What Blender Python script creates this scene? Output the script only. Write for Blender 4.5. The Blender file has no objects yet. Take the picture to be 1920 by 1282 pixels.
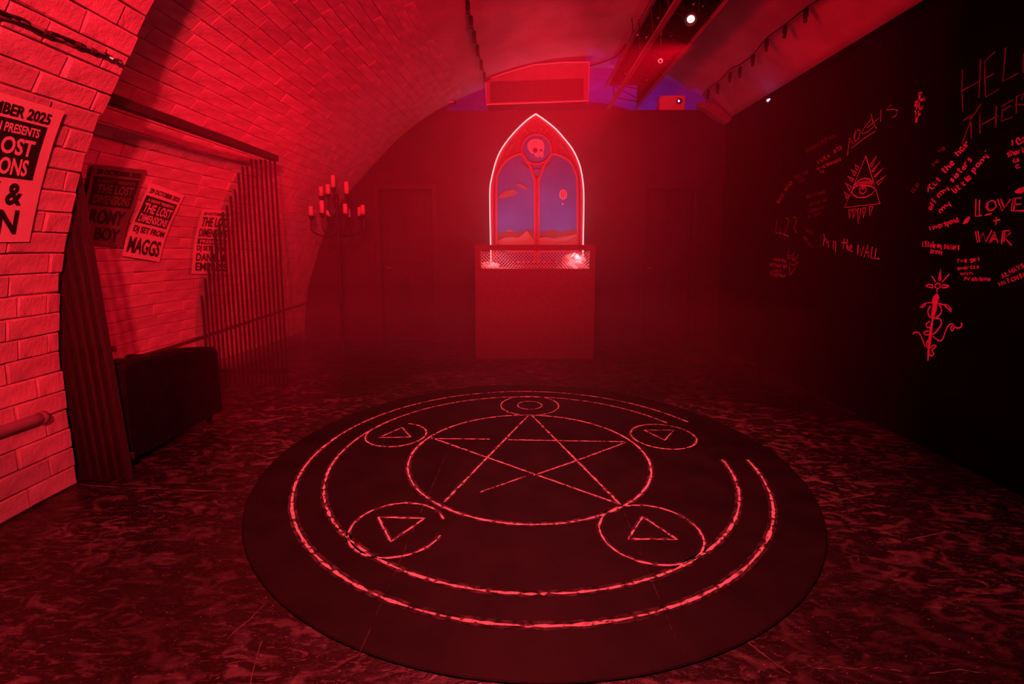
import bpy, math, random
from mathutils import Vector, Matrix
from mathutils.bvhtree import BVHTree
random.seed(7)
PI = math.pi
SC = bpy.context.scene
COL = SC.collection

# ------------------------------------------------------------------ camera
F, PX, PY, H = 900.0, 960.0, 571.0, 1.3
PITCH, YAW = math.atan((571 - 460) / 900.0), math.atan(15 / 900.0)
cam_d = bpy.data.cameras.new('camera')
cam = bpy.data.objects.new('camera', cam_d); COL.objects.link(cam); SC.camera = cam
cam_d.sensor_width = 36.0; cam_d.lens = 36.0 * F / 1920.0
cam_d.shift_y = -(641 - PY) / 1920.0
cam_d.clip_start = 0.05
cam.location = (0, 0, H); cam.rotation_euler = (PI / 2 - PITCH, 0, YAW)

# ------------------------------------------------------------------ world, exposure
wd = bpy.data.worlds.new('world'); SC.world = wd; wd.use_nodes = True
wd.node_tree.nodes['Background'].inputs[0].default_value = (0.0, 0.0, 0.0, 1)
wd.node_tree.nodes['Background'].inputs[1].default_value = 0.0
SC.view_settings.view_transform = 'Standard'; SC.view_settings.look = 'None'
SC.view_settings.exposure = 0.0; SC.view_settings.gamma = 1.0
SC.view_settings.use_curve_mapping = False
try:
    SC.cycles.use_denoising = True
    SC.cycles.max_bounces = 6; SC.cycles.diffuse_bounces = 4; SC.cycles.glossy_bounces = 3
    SC.cycles.volume_bounces = 1; SC.cycles.sample_clamp_indirect = 3.0
except Exception:
    pass

# ------------------------------------------------------------------ lights
RED = (1.0, 0.001, 0.017)
def light(name, kind, loc, energy, color=RED, target=None, size=0.08, angle=60, blend=0.7, sy=None):
    d = bpy.data.lights.new(name, kind); d.energy = energy; d.color = color
    if kind == 'AREA':
        d.shape = 'RECTANGLE'; d.size = size; d.size_y = sy or size
    else:
        d.shadow_soft_size = size
    if kind == 'SPOT':
        d.spot_size = math.radians(angle); d.spot_blend = blend
    o = bpy.data.objects.new(name, d); COL.objects.link(o); o.location = loc
    if target:
        o.rotation_euler = (Vector(target) - Vector(loc)).to_track_quat('-Z', 'Y').to_euler()
    return o
# par can at the rig, two behind the camera, then unseen added fill spots
WARM = (1.0, .020, .038)
light('par_recess', 'SPOT', (1.36, 3.72, 2.86), 450, target=(-2.75, 3.95, 1.05), size=0.04, angle=50, blend=0.8)
light('par_brick', 'SPOT', (0.1, -0.9, 2.3), 1000, color=WARM, target=(-2.3, 2.2, 1.7), size=0.06, angle=54, blend=0.95)
light('par_vault', 'SPOT', (0.2, -1.5, 2.3), 1950, color=(1, .004, .022), target=(-.7, 4.9, 3.1), size=0.16, angle=60, blend=1.0)
light('fill_floor', 'SPOT', (0.1, 2.9, 3.3), 700, color=(1, .052, .07), target=(0.0, 2.35, 0.0), size=0.05, angle=84, blend=1.0)
light('fill_crown', 'SPOT', (0.4, 1.2, 1.5), 20, target=(0.1, 4.6, 3.5), size=0.3, angle=110, blend=1.0)
light('fill_back', 'SPOT', (0.2, 2.6, 2.9), 345, target=(0.2, 6.1, .75), size=0.1, angle=70, blend=1.0)
light('fill_side', 'SPOT', (-0.6, 2.2, 1.9), 130, target=(2.3, 5.2, 3.1), size=0.1, angle=50, blend=1.0)
light('fill_graffiti', 'SPOT', (-1.2, 2.2, 2.5), 400, target=(2.6, 4.1, 1.4), size=0.1, angle=62, blend=1.0)
light('blue_behind', 'POINT', (1.5, 7.75, 2.0), 22.0, color=(0.22, 0.03, 1.0), size=0.1)

# ------------------------------------------------------------------ pixel -> point on a real surface
def ray(px, py):
    x = (px - PX) / F; y = -(py - PY) / F
    cp, sp = math.cos(PITCH), math.sin(PITCH)
    fy = cp + y * sp; fz = -sp + y * cp
    cy, sy = math.cos(YAW), math.sin(YAW)
    return Vector((x * cy - fy * sy, x * sy + fy * cy, fz))
O = Vector((0, 0, H))
def G(px, py, z=0.0):
    d = ray(px, py); return O + d * ((z - H) / d.z)
def AX(px, py, X):
    d = ray(px, py); return O + d * (X / d.x)
def AY(px, py, Y):
    d = ray(px, py); return O + d * (Y / d.y)

# ------------------------------------------------------------------ mesh helpers
class MB:
    def __init__(s): s.v = []; s.f = []
    def add(s, vs, fs):
        n = len(s.v); s.v += [tuple(v) for v in vs]; s.f += [tuple(i + n for i in f) for f in fs]; return s
    def box(s, a, b):
        x0, y0, z0 = [min(a[i], b[i]) for i in range(3)]; x1, y1, z1 = [max(a[i], b[i]) for i in range(3)]
        return s.add([(x0,y0,z0),(x1,y0,z0),(x1,y1,z0),(x0,y1,z0),(x0,y0,z1),(x1,y0,z1),(x1,y1,z1),(x0,y1,z1)],
              [(0,3,2,1),(4,5,6,7),(0,1,5,4),(1,2,6,5),(2,3,7,6),(3,0,4,7)])
    def cbox(s, a, b, c=0.006):   # box with chamfered edges
        lo = Vector([min(a[i], b[i]) for i in range(3)]); hi = Vector([max(a[i], b[i]) for i in range(3)])
        c = min(c, min(hi - lo) * 0.4)
        vs = []; idx = {}
        for ix in (0, 1):
            for iy in (0, 1):
                for iz in (0, 1):
                    p = [hi[k] if (ix, iy, iz)[k] else lo[k] for k in range(3)]
                    sg = [-1 if (ix, iy, iz)[k] else 1 for k in range(3)]
                    for ax in range(3):
                        q = [p[k] + (0 if k == ax else sg[k] * c) for k in range(3)]
                        idx[(ix, iy, iz, ax)] = len(vs); vs.append(q)
        fs = []
        for ax in range(3):
            o1, o2 = [k for k in range(3) if k != ax]
            for sd in (0, 1):
                ring = []
                for (p, q) in ((0,0),(1,0),(1,1),(0,1)):
                    key = [0,0,0]; key[ax] = sd; key[o1] = p; key[o2] = q
                    ring.append(idx[tuple(key) + (ax,)])
                fs.append(tuple(ring))
        for ax in range(3):
            o1, o2 = [k for k in range(3) if k != ax]
            for p in (0, 1):
                for q in (0, 1):
                    k0 = [0,0,0]; k0[o1] = p; k0[o2] = q; k1 = list(k0); k1[ax] = 1
                    fs.append((idx[tuple(k0)+(o1,)], idx[tuple(k1)+(o1,)], idx[tuple(k1)+(o2,)], idx[tuple(k0)+(o2,)]))
        for ix in (0,1):
            for iy in (0,1):
                for iz in (0,1):
                    fs.append(tuple(idx[(ix,iy,iz,a)] for a in range(3)))
        return s.add(vs, fs)
    def tube(s, pts, r, n=8, cap=True):
        pts = [Vector(p) for p in pts]; rings = []
        up = None
        for i, p in enumerate(pts):
            t = (pts[min(i+1, len(pts)-1)] - pts[max(i-1, 0)]).normalized()
            if up is None: up = Vector((0,0,1)) if abs(t.z) < .9 else Vector((1,0,0))
            a = t.cross(up).normalized(); b = t.cross(a).normalized(); up = a.cross(t)
            rr = r[i] if isinstance(r, (list, tuple)) else r
            rings.append([p + a * rr * math.cos(2*PI*k/n) + b * rr * math.sin(2*PI*k/n) for k in range(n)])
        vs = [v for rg in rings for v in rg]; fs = []
        for i in range(len(rings)-1):
            for k in range(n):
                fs.append((i*n+k, i*n+(k+1)%n, (i+1)*n+(k+1)%n, (i+1)*n+k))
        if cap:
            fs.append(tuple(range(n))[::-1]); fs.append(tuple((len(rings)-1)*n+k for k in range(n)))
        return s.add(vs, fs)
    def lathe(s, c, prof, n=12, axis=None):   # prof: (r,h) about axis through c
        c = Vector(c); ax = Vector(axis or (0,0,1)).normalized()
        a = ax.cross(Vector((0,1,0)) if abs(ax.y) < .9 else Vector((1,0,0))).normalized(); b = ax.cross(a)
        vs = []; fs = []
        for (r, h) in prof:
            for k in range(n):
                vs.append(c + ax*h + a*r*math.cos(2*PI*k/n) + b*r*math.sin(2*PI*k/n))
        for i in range(len(prof)-1):
            for k in range(n):
                fs.append((i*n+k, i*n+(k+1)%n, (i+1)*n+(k+1)%n, (i+1)*n+k))
        fs.append(tuple(range(n))[::-1]); fs.append(tuple((len(prof)-1)*n+k for k in range(n)))
        return s.add(vs, fs)
    def prism(s, pts, d):   # pts: 3D outline, d: extrusion vector
        n = len(pts); d = Vector(d); a = [Vector(p) for p in pts]; b = [p + d for p in a]
        return s.add(a + b, [tuple(range(n)), tuple(range(2*n-1, n-1, -1))] + [(i, (i+1)%n, n+(i+1)%n, n+i) for i in range(n)])
    def ribbon(s, pts, w, nrm, jitter=0.0, closed=False):
        pts = [Vector(p) for p in pts]
        if closed: pts = pts + [pts[0]]
        nrm = Vector(nrm); L = []; R = []
        for i, p in enumerate(pts):
            t = pts[min(i+1, len(pts)-1)] - pts[max(i-1, 0)]
            if closed and i in (0, len(pts)-1): t = pts[1] - pts[-2]
            sd = t.cross(nrm)
            if sd.length < 1e-9: sd = Vector((0,0,1))
            sd.normalize(); ww = w * (1 + random.uniform(-jitter, jitter)) / 2
            L.append(p + sd*ww); R.append(p - sd*ww)
        n = len(pts)
        return s.add(L + R, [(i, i+1, n+i+1, n+i) for i in range(n-1)])
    def build(s, name, m, parent=None, smooth=False):
        me = bpy.data.meshes.new(name); me.from_pydata(s.v, [], s.f)
        me.materials.append(m); me.validate(); me.update()
        import bmesh
        bm = bmesh.new(); bm.from_mesh(me); bmesh.ops.recalc_face_normals(bm, faces=bm.faces); bm.to_mesh(me); bm.free()
        if smooth:
            for p in me.polygons: p.use_smooth = True
        o = bpy.data.objects.new(name, me); COL.objects.link(o)
        if parent:
            o.parent = parent
            o.matrix_parent_inverse = Matrix.Translation(-Vector(parent.location)) if parent.type == 'EMPTY' else Matrix()
        return o
def tag(o, label=None, cat=None, group=None, kind=None):
    if label: o['label'] = label
    if cat: o['category'] = cat
    if group: o['group'] = group
    if kind: o['kind'] = kind
    return o
def thing(name, loc, label, cat, group=None):
    o = bpy.data.objects.new(name, None); COL.objects.link(o); o.location = loc; o.empty_display_size = .1
    return tag(o, label, cat, group)
def dense(pts, step):
    out = []
    pts = [Vector(p) for p in pts]
    for a, b in zip(pts, pts[1:]):
        n = max(1, int((b-a).length/step))
        out += [a.lerp(b, i/n) for i in range(n)]
    return out + [pts[-1]]
def catmull(pts, n=6, closed=False):
    P = [Vector(p) for p in pts]; out = []; N = len(P)
    rng = N if closed else N-1
    for i in range(rng):
        p0 = P[(i-1)%N] if closed else P[max(i-1,0)]; p1 = P[i]; p2 = P[(i+1)%N]; p3 = P[(i+2)%N] if closed else P[min(i+2,N-1)]
        for k in range(n):
            t = k/n
            out.append(0.5*((2*p1)+(-p0+p2)*t+(2*p0-5*p1+4*p2-p3)*t*t+(-p0+3*p1-3*p2+p3)*t*t*t))
    if not closed: out.append(P[-1])
    return out

# ------------------------------------------------------------------ materials
def mat(name, col, rough=0.6, col2=None, nscale=6.0, bump=0.0, bscale=40.0, metal=0.0, spec=0.5, stretch=(1,1,1), lo=.35, hi=.65, detail=4, emit=None, es=0.0, var=0.0):
    m = bpy.data.materials.new(name); m.use_nodes = True; nt = m.node_tree; N = nt.nodes; L = nt.links
    b = N['Principled BSDF']; b.inputs['Base Color'].default_value = (*col, 1); b.inputs['Roughness'].default_value = rough
    b.inputs['Metallic'].default_value = metal; b.inputs['Specular IOR Level'].default_value = spec
    tc = N.new('ShaderNodeTexCoord'); mp = N.new('ShaderNodeMapping'); mp.inputs['Scale'].default_value = stretch
    L.new(tc.outputs['Object'], mp.inputs[0])
    src = None
    if col2 is not None:
        n = N.new('ShaderNodeTexNoise'); n.inputs['Scale'].default_value = nscale; n.inputs['Detail'].default_value = detail
        L.new(mp.outputs[0], n.inputs[0])
        r = N.new('ShaderNodeValToRGB'); r.color_ramp.elements[0].position = lo; r.color_ramp.elements[1].position = hi
        r.color_ramp.elements[0].color = (*col, 1); r.color_ramp.elements[1].color = (*col2, 1)
        L.new(n.outputs['Fac'], r.inputs[0]); L.new(r.outputs[0], b.inputs['Base Color']); src = r.outputs[0]
    if var > 0:
        oi = N.new('ShaderNodeObjectInfo'); mr = N.new('ShaderNodeMapRange')
        mr.inputs[3].default_value = 1 - var; mr.inputs[4].default_value = 1.0
        L.new(oi.outputs['Random'], mr.inputs[0])
        vm = N.new('ShaderNodeVectorMath'); vm.operation = 'SCALE'
        if src: L.new(src, vm.inputs[0])
        else: vm.inputs[0].default_value = col
        L.new(mr.outputs[0], vm.inputs['Scale']); L.new(vm.outputs[0], b.inputs['Base Color'])
    if bump > 0:
        n2 = N.new('ShaderNodeTexNoise'); n2.inputs['Scale'].default_value = bscale; n2.inputs['Detail'].default_value = 3
        L.new(mp.outputs[0], n2.inputs[0]); bp = N.new('ShaderNodeBump'); bp.inputs['Strength'].default_value = bump; bp.inputs['Distance'].default_value = 0.01
        L.new(n2.outputs['Fac'], bp.inputs['Height']); L.new(bp.outputs[0], b.inputs['Normal'])
    if emit:
        b.inputs['Emission Color'].default_value = (*emit, 1); b.inputs['Emission Strength'].default_value = es
    return m
M = {}
M['brick'] = mat('painted_brick', (.60,.56,.54), .75, (.80,.76,.74), 9, .5, 45, var=.22)
M['mortar'] = mat('painted_mortar', (.38,.34,.33), .85, (.55,.5,.5), 12, .4, 60)
M['plaster'] = mat('vault_plaster', (.5,.46,.46), .8, (.68,.62,.62), 2.5, .3, 30)
M['black_wall'] = mat('black_wall_paint', (.003,.003,.003), .85, (.005,.0045,.0045), 3, .1, 25, spec=.03)
M['back_wall'] = mat('dark_back_wall_paint', (.045,.04,.042), .6, (.07,.06,.062), 3, .15, 25, spec=.3)
M['black_frame'] = mat('dark_satin_frame', (.07,.065,.065), .25)
M['black_metal'] = mat('black_metal', (.02,.018,.018), .4, metal=.2)
M['slat'] = mat('black_stained_slat', (.035,.03,.03), .5, (.055,.045,.045), 20, .2, 60, stretch=(6,6,1))
M['steel'] = mat('painted_steel', (.30,.28,.28), .35, metal=.3)
M['rig_dark'] = mat('matt_black_steel', (.006,.005,.005), .7, spec=.1)
M['rug'] = mat('black_vinyl_rug', (.008,.0075,.0075), .6, (.016,.014,.014), 5, .25, 7, spec=.2)
M['leather'] = mat('black_leather', (.006,.005,.005), .6, (.010,.009,.009), 14, .2, 60, spec=.2)
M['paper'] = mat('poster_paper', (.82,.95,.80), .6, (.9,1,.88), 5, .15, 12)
M['paper_shaded'] = mat('shaded_poster_paper', (.14,.14,.12), .6, (.18,.18,.16), 5, .15, 12)  # poster paper darkened to paint the shadow it hangs in
M['ink'] = mat('black_ink', (.02,.015,.015), .6)
M['ink_soft'] = mat('faded_ink', (.06,.05,.045), .6)
M['wax'] = mat('candle_wax', (.85,.8,.7), .5)
M['duct'] = mat('white_duct_paint', (.27,.25,.25), .5, (.33,.3,.3), 8, .2, 40)
M['duct_edge'] = mat('bright_tape', (.7,.66,.66), .3)
M['grille'] = mat('grille_metal', (.13,.12,.12), .5)
M['foam'] = mat('grey_foam', (.3,.3,.3), .9, (.45,.45,.45), 40, .5, 60)
M['booth'] = mat('booth_plywood', (.13,.115,.11), .6, (.18,.155,.15), 30, .2, 60)
M['mesh'] = mat('expanded_metal', (.9,.85,.85), .4, metal=.2)
M['white'] = mat('pale_clutter', (.85,.82,.82), .6, (.7,.66,.66), 14, .5, 20)
M['gear'] = mat('gear_black', (.04,.04,.04), .35)
M['led'] = mat('led_strip', (1,.8,.8), .5, emit=(1.0,.50,.50), es=1.5)
M['lamp_on'] = mat('lamp_lens_on', (1,.6,.6), .5, emit=(1.0,.72,.74), es=1.6)
M['lamp_low'] = mat('lamp_lens_low', (1,.3,.3), .5, emit=(1.0,.10,.12), es=1.4)
M['blue_led'] = mat('blue_led', (.3,.3,1), .5, emit=(.28,.3,1.0), es=9.0)
M['bulb'] = mat('bulb_glass', (.05,.04,.04), .05, spec=1.0)
M['m_red'] = mat('mural_red', (.34,.05,.07), .7, (.40,.06,.09), 20)
M['m_red2'] = mat('mural_bright_red', (.55,.14,.12), .7)
M['m_dark'] = mat('mural_line_red', (.22,.02,.04), .7)
M['m_sky'] = mat('mural_violet_sky', (.03,.22,.55), .7, (.06,.30,.66), 3)
M['m_back'] = mat('mural_far_hills', (.36,.24,.14), .7)
M['m_front'] = mat('mural_near_hills', (.46,.5,.26), .7)
M['m_ship'] = mat('mural_ochre', (.3,.32,.2), .7)
M['m_bone'] = mat('mural_bone', (.9,.75,.72), .7)
M['m_ink'] = mat('mural_ink', (.12,.02,.03), .7)
def chalk(name, v, lo=.36, hi=.5, base=.03, sc=60):
    return mat(name, (base,base*.9,base*.9), .9, (v,v*.95,v*.95), sc, 0, lo=lo, hi=hi, detail=2, spec=.1)
M['chalk'] = chalk('white_chalk', .95, .38, .50, .10, 38)
M['chalk_dust'] = chalk('chalk_dust', .12, .4, .7, .025, 30)
M['chalk_thin'] = chalk('thin_white_chalk', .8, .36, .52, .06, 70)
M['chalk_wall'] = mat('wall_chalk', (.75,.62,.7), .9, (.95,.8,.9), 30)
M['chalk_mid'] = mat('wall_chalk_mid', (.55,.46,.5), .9, (.85,.72,.76), 30)
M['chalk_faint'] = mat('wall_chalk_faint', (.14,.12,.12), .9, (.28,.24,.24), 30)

def floor_mat():
    m = bpy.data.materials.new('scuffed_black_floor'); m.use_nodes = True; nt = m.node_tree; N = nt.nodes; L = nt.links
    b = N['Principled BSDF']; tc = N.new('ShaderNodeTexCoord')
    def noise(sc, st, det=6, dist=0.0, rot=0):
        mp = N.new('ShaderNodeMapping'); mp.inputs['Scale'].default_value = st; mp.inputs['Rotation'].default_value = (0,0,rot)
        n = N.new('ShaderNodeTexNoise'); n.inputs['Scale'].default_value = sc; n.inputs['Detail'].default_value = det; n.inputs['Distortion'].default_value = dist
        L.new(tc.outputs['Object'], mp.inputs[0]); L.new(mp.outputs[0], n.inputs[0]); return n.outputs['Fac']
    def ramp(src, a, c, ca=(0,0,0), cb=(1,1,1)):
        r = N.new('ShaderNodeValToRGB'); r.color_ramp.elements[0].position = a; r.color_ramp.elements[1].position = c
        r.color_ramp.elements[0].color = (*ca,1); r.color_ramp.elements[1].color = (*cb,1); L.new(src, r.inputs[0]); return r.outputs[0]
    def math_(op, a, c):
        n = N.new('ShaderNodeMath'); n.operation = op
        for i, x in enumerate((a, c)):
            if isinstance(x, (int, float)): n.inputs[i].default_value = x
            else: L.new(x, n.inputs[i])
        return n.outputs[0]
    big = ramp(noise(.9, (1,1,1), 4, .6), .40, .66)
    worn = ramp(noise(7, (1,1.8,1), 9, 1.6, .5), .50, .64)
    streak = ramp(noise(16, (1,4,1), 8, 1.0, .35), .58, .66)
    fine = ramp(noise(45, (1,3,1), 6, 1.5, -.6), .60, .68)
    glint_speck = ramp(noise(75, (1,1.4,1), 3, .3), .68, .73)  # pale specks: scratches and glints put into the floor colour
    w = math_('MULTIPLY', math_('ADD', math_('MULTIPLY', worn, .42), math_('ADD', math_('MULTIPLY', streak, .42), math_('MULTIPLY', fine, .40))), math_('ADD', math_('MULTIPLY', big, .85), .18))
    w = math_('ADD', w, math_('MULTIPLY', glint_speck, .7))
    mix = N.new('ShaderNodeMix'); mix.data_type = 'RGBA'; mix.clamp_factor = True
    L.new(w, mix.inputs[0]); mix.inputs[6].default_value = (.016,.0145,.0145,1); mix.inputs[7].default_value = (.50,.45,.45,1)
    L.new(mix.outputs[2], b.inputs['Base Color'])
    L.new(ramp(noise(4, (1,2,1), 6, .5), .35, .7, (.22,.22,.22), (.5,.5,.5)), b.inputs['Roughness'])
    bp = N.new('ShaderNodeBump'); bp.inputs['Strength'].default_value = .5; bp.inputs['Distance'].default_value = .012
    L.new(math_('ADD', noise(14, (1,2,1), 8, .8), math_('MULTIPLY', w, .3)), bp.inputs['Height']); L.new(bp.outputs[0], b.inputs['Normal'])
    return m
M['floor'] = floor_mat()

# ------------------------------------------------------------------ profiles of vault and pier
def resample(pts, n):
    P = catmull([(a, 0, b) for a, b in pts], 10); d = [0]
    for a, b in zip(P, P[1:]): d.append(d[-1] + (b-a).length)
    out = []; j = 0
    for i in range(n+1):
        t = d[-1]*i/n
        while j < len(d)-2 and d[j+1] < t: j += 1
        f = (t-d[j])/max(1e-9, d[j+1]-d[j]); out.append(P[j].lerp(P[j+1], min(1, f)))
    return out, d[-1]
PB, LB = resample([(-3.05,0),(-3.08,.45),(-3.03,.8),(-2.97,1.05),(-2.87,1.4),(-2.76,1.62),(-2.61,1.92),(-2.45,2.14),(-2.2,2.42),(-1.9,2.70),(-1.5,2.98),(-1.0,3.22),(-.4,3.42),(.3,3.55),(1.0,3.58),(1.6,3.48),(2.15,3.28),(2.45,3.06),(2.64,2.86)], 72)
PA, LA = resample([(-2.92,0),(-2.89,.4),(-2.83,.75),(-2.74,1.02),(-2.58,1.45),(-2.34,1.855),(-1.9,2.33),(-1.48,2.73),(-.99,3.05),(-.44,3.31),(.2,3.5),(1.0,3.57),(1.6,3.48),(2.15,3.28),(2.45,3.05),(2.64,2.86)], 72)
PP, LP = resample([(-2.44,0),(-2.455,.5),(-2.45,.8),(-2.376,1.245),(-2.185,1.78),(-1.953,2.19),(-1.78,2.48),(-1.5,2.80),(-1.1,3.08)], 60)
def sampleP(P, t):
    x = max(0, min(.99999, t))*(len(P)-1); i = int(x); return P[i].lerp(P[i+1], x-i)
def vault(t, Y):
    k = max(0, min(1, (Y-3.7)/(6.5-3.7))); k = k*k*(3-2*k)
    p = sampleP(PB, t).lerp(sampleP(PA, t), k); return Vector((p.x, Y, p.z))
def pier(t, Y):
    p = sampleP(PP, t); return Vector((p.x, Y, p.z))
def frame_at(fn, t, Y):
    e = .004; p = fn(t, Y); ds = (fn(min(t+e, .9999), Y) - fn(max(t-e, 0), Y)).normalized(); dy = (fn(t, Y+.05)-fn(t, Y-.05)).normalized()
    n = dy.cross(ds).normalized()
    if n.dot(Vector((0, Y, 1.4)) - p) < 0: n = -n
    return p, ds, dy, n

# ------------------------------------------------------------------ the setting
fl = MB().box((-3.4,-3.2,-.12),(2.9,8.2,0)).build('floor', M['floor']); tag(fl, kind='structure')
def shell(fn, ts, Ys, out=.0, thick=.12):
    mb = MB(); nT, nY = len(ts), len(Ys)
    for lay in (out, out+thick):
        for t in ts:
            for y in Ys:
                p, ds, dy, n = frame_at(fn, t, y); q = p - n*lay
                mb.v.append(tuple(q))
    for i in range(nT-1):
        for j in range(nY-1):
            a = i*nY+j; mb.f.append((a, a+1, a+nY+1, a+nY)); b = a+nT*nY; mb.f.append((b, b+nY, b+nY+1, b+1))
    off = nT*nY
    for j in range(nY-1):
        mb.f.append((j, off+j, off+j+1, j+1)); k = (nT-1)*nY+j; mb.f.append((k, k+1, off+k+1, off+k))
    for i in range(nT-1):
        a = i*nY; mb.f.append((a, a+nY, off+a+nY, off+a)); a = i*nY+nY-1; mb.f.append((a, off+a, off+a+nY, a+nY))
    return mb
TS = [i/64 for i in range(65)]; TS[-1] = .9999
TCUT = .60   # above this fraction of the arch the vault is rendered smooth
lo_ts = [t for t in TS if t <= TCUT+.02]; hi_ts = [t for t in TS if t >= TCUT]
Ysv = [-3.0,-1,1,2.0] + [2.4+.3*i for i in range(14)] + [6.6,7.3,8.1]; NY = len(Ysv)
ceil = shell(vault, TS, Ysv, .0).build('ceiling', M['plaster'], smooth=True); tag(ceil, kind='structure')
M['bed'] = mat('dark_bed_joint', (.22,.19,.19), .85, (.34,.3,.3), 12, .4, 60)
ceil.data.materials.append(M['bed'])
for i, pl in enumerate(ceil.data.polygons):
    c_ = pl.center
    if c_.x < -1.12 and c_.y > 2.4 and c_.y < 6.4: pl.material_index = 1
pr = shell(pier, [i/40 if i < 40 else .9999 for i in range(41)], [-1.2,0,1.2,2.1,2.43], .012, .5)
wl = pr.build('wall_left', M['mortar'], smooth=False); tag(wl, kind='structure')
vbvh = BVHTree.FromPolygons([tuple(vault(t, y)) for t in TS for y in Ysv], [(i*NY+j, i*NY+j+1, (i+1)*NY+j+1, (i+1)*NY+j) for i in range(64) for j in range(NY-1)])
def V(px, py, off=0.0):
    d = ray(px, py).normalized(); h = vbvh.ray_cast(O, d)
    return h[0] - d*off if h[0] else None
PYS = [-1.2,0,1.2,1.8,2.43]
pbvh = BVHTree.FromPolygons([tuple(pier(i/40, y)) for i in range(41) for y in PYS], [(i*5+j, i*5+j+1, (i+1)*5+j+1, (i+1)*5+j) for i in range(40) for j in range(4)])
def P_(px, py, off=0.0):
    d = ray(px, py).normalized(); h = pbvh.ray_cast(O, d)
    return h[0] - d*off if h[0] else None

# bricks: six shared meshes, each laid as an object of its own
def brick_mesh(i, L=.27, Hh=.098):
    mb = MB(); j = lambda a: random.uniform(-a, a); vs = []
    for z, ins in ((-.03, 0), (.006, 0), (.012, .006)):
        for sx, sy in ((-1,-1),(1,-1),(1,1),(-1,1)):
            vs.append((sx*(L/2-ins)+j(.004), sy*(Hh/2-ins)+j(.003), z+(j(.002) if z > 0 else 0)))
    mb.add(vs, [(8,9,10,11),(0,1,5,4),(1,2,6,5),(2,3,7,6),(3,0,4,7),(4,5,9,8),(5,6,10,9),(6,7,11,10),(7,4,8,11)])
    o = mb.build('brick', M['brick']); me = o.data; bpy.data.objects.remove(o); return me
BM = [brick_mesh(i) for i in range(6)]
JN = .008
def lay(fn, total, parent, t0, t1, Y0, Y1, course=.104, L=.27, limit=300, bump=0, wave=.5):
    spots = []
    n = int((t1-t0)*total/course)
    for k in range(n):
        t = t0 + (k+.5)*course/total
        y = Y1 - random.choice((0, .5))*L*(1 if k % 2 else .5) - (.0 if k % 2 else .06)
        yy = Y1; first = True
        while yy > Y0+.05:
            ln = (L*(.5 if k % 2 else 1.0) if first else L) * random.uniform(.9, 1.08); first = False
            if random.random() < .12: ln *= .55
            a = max(yy-ln, Y0); spots.append((t, (yy+a)/2, yy-a)); yy = a
    return spots
def place(fn, t, yc, ln, parent, single=None, flat_=1.0, hgt=1.0):
    p, ds, dy, n = frame_at(fn, t, yc)
    ds = (ds - ds.dot(dy)*dy).normalized()
    R = Matrix((dy, ds, n)).transposed().to_4x4()
    sink = random.uniform(-.008, .004) * (1 if flat_ > .9 else .35)
    mtx = Matrix.Translation(p + n*(sink + (0 if flat_ > .9 else .004))) @ R @ Matrix.Rotation(random.uniform(-.012,.012), 4, 'Z') @ Matrix.Diagonal((max(.2,(ln-(JN if flat_ > .9 else .001))/.27), hgt, flat_, 1))
    if single is not None:
        me = random.choice(BM)
        single.add([mtx @ v.co for v in me.vertices], [tuple(q.vertices) for q in me.polygons]); return
    o = bpy.data.objects.new('brick', random.choice(BM)); COL.objects.link(o); o.parent = parent; o.matrix_world = mtx
ps = lay(pier, LP, wl, 0.0, .93, 1.3, 2.465, course=.106)
vis = [s for s in ps if s[1] > 1.45]
for s in ps[:300]: place(pier, *s, wl)
# vault bricks, only where the photograph shows courses; past 300 joined
vs_ = lay(vault, LB, ceil, 0.02, .54, 2.5, 6.3, course=.095, L=.33)
def seen(s):   # how large it shows: nearer and not behind the pier
    p = vault(s[0], s[1]); return (p - O).length + (3 if s[1] < 3.0 and p.z < 1.2 else 0) + (2 if p.z < .45 else 0)
vs_.sort(key=seen)
for s in vs_[:300]: place(vault, *s, ceil, None, .42, .90)
rest = MB()
for s in vs_[300:]: place(vault, *s, None, rest, .42, .90)
tag(rest.build('brick_courses', M['brick'], ceil), kind='stuff')

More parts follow.
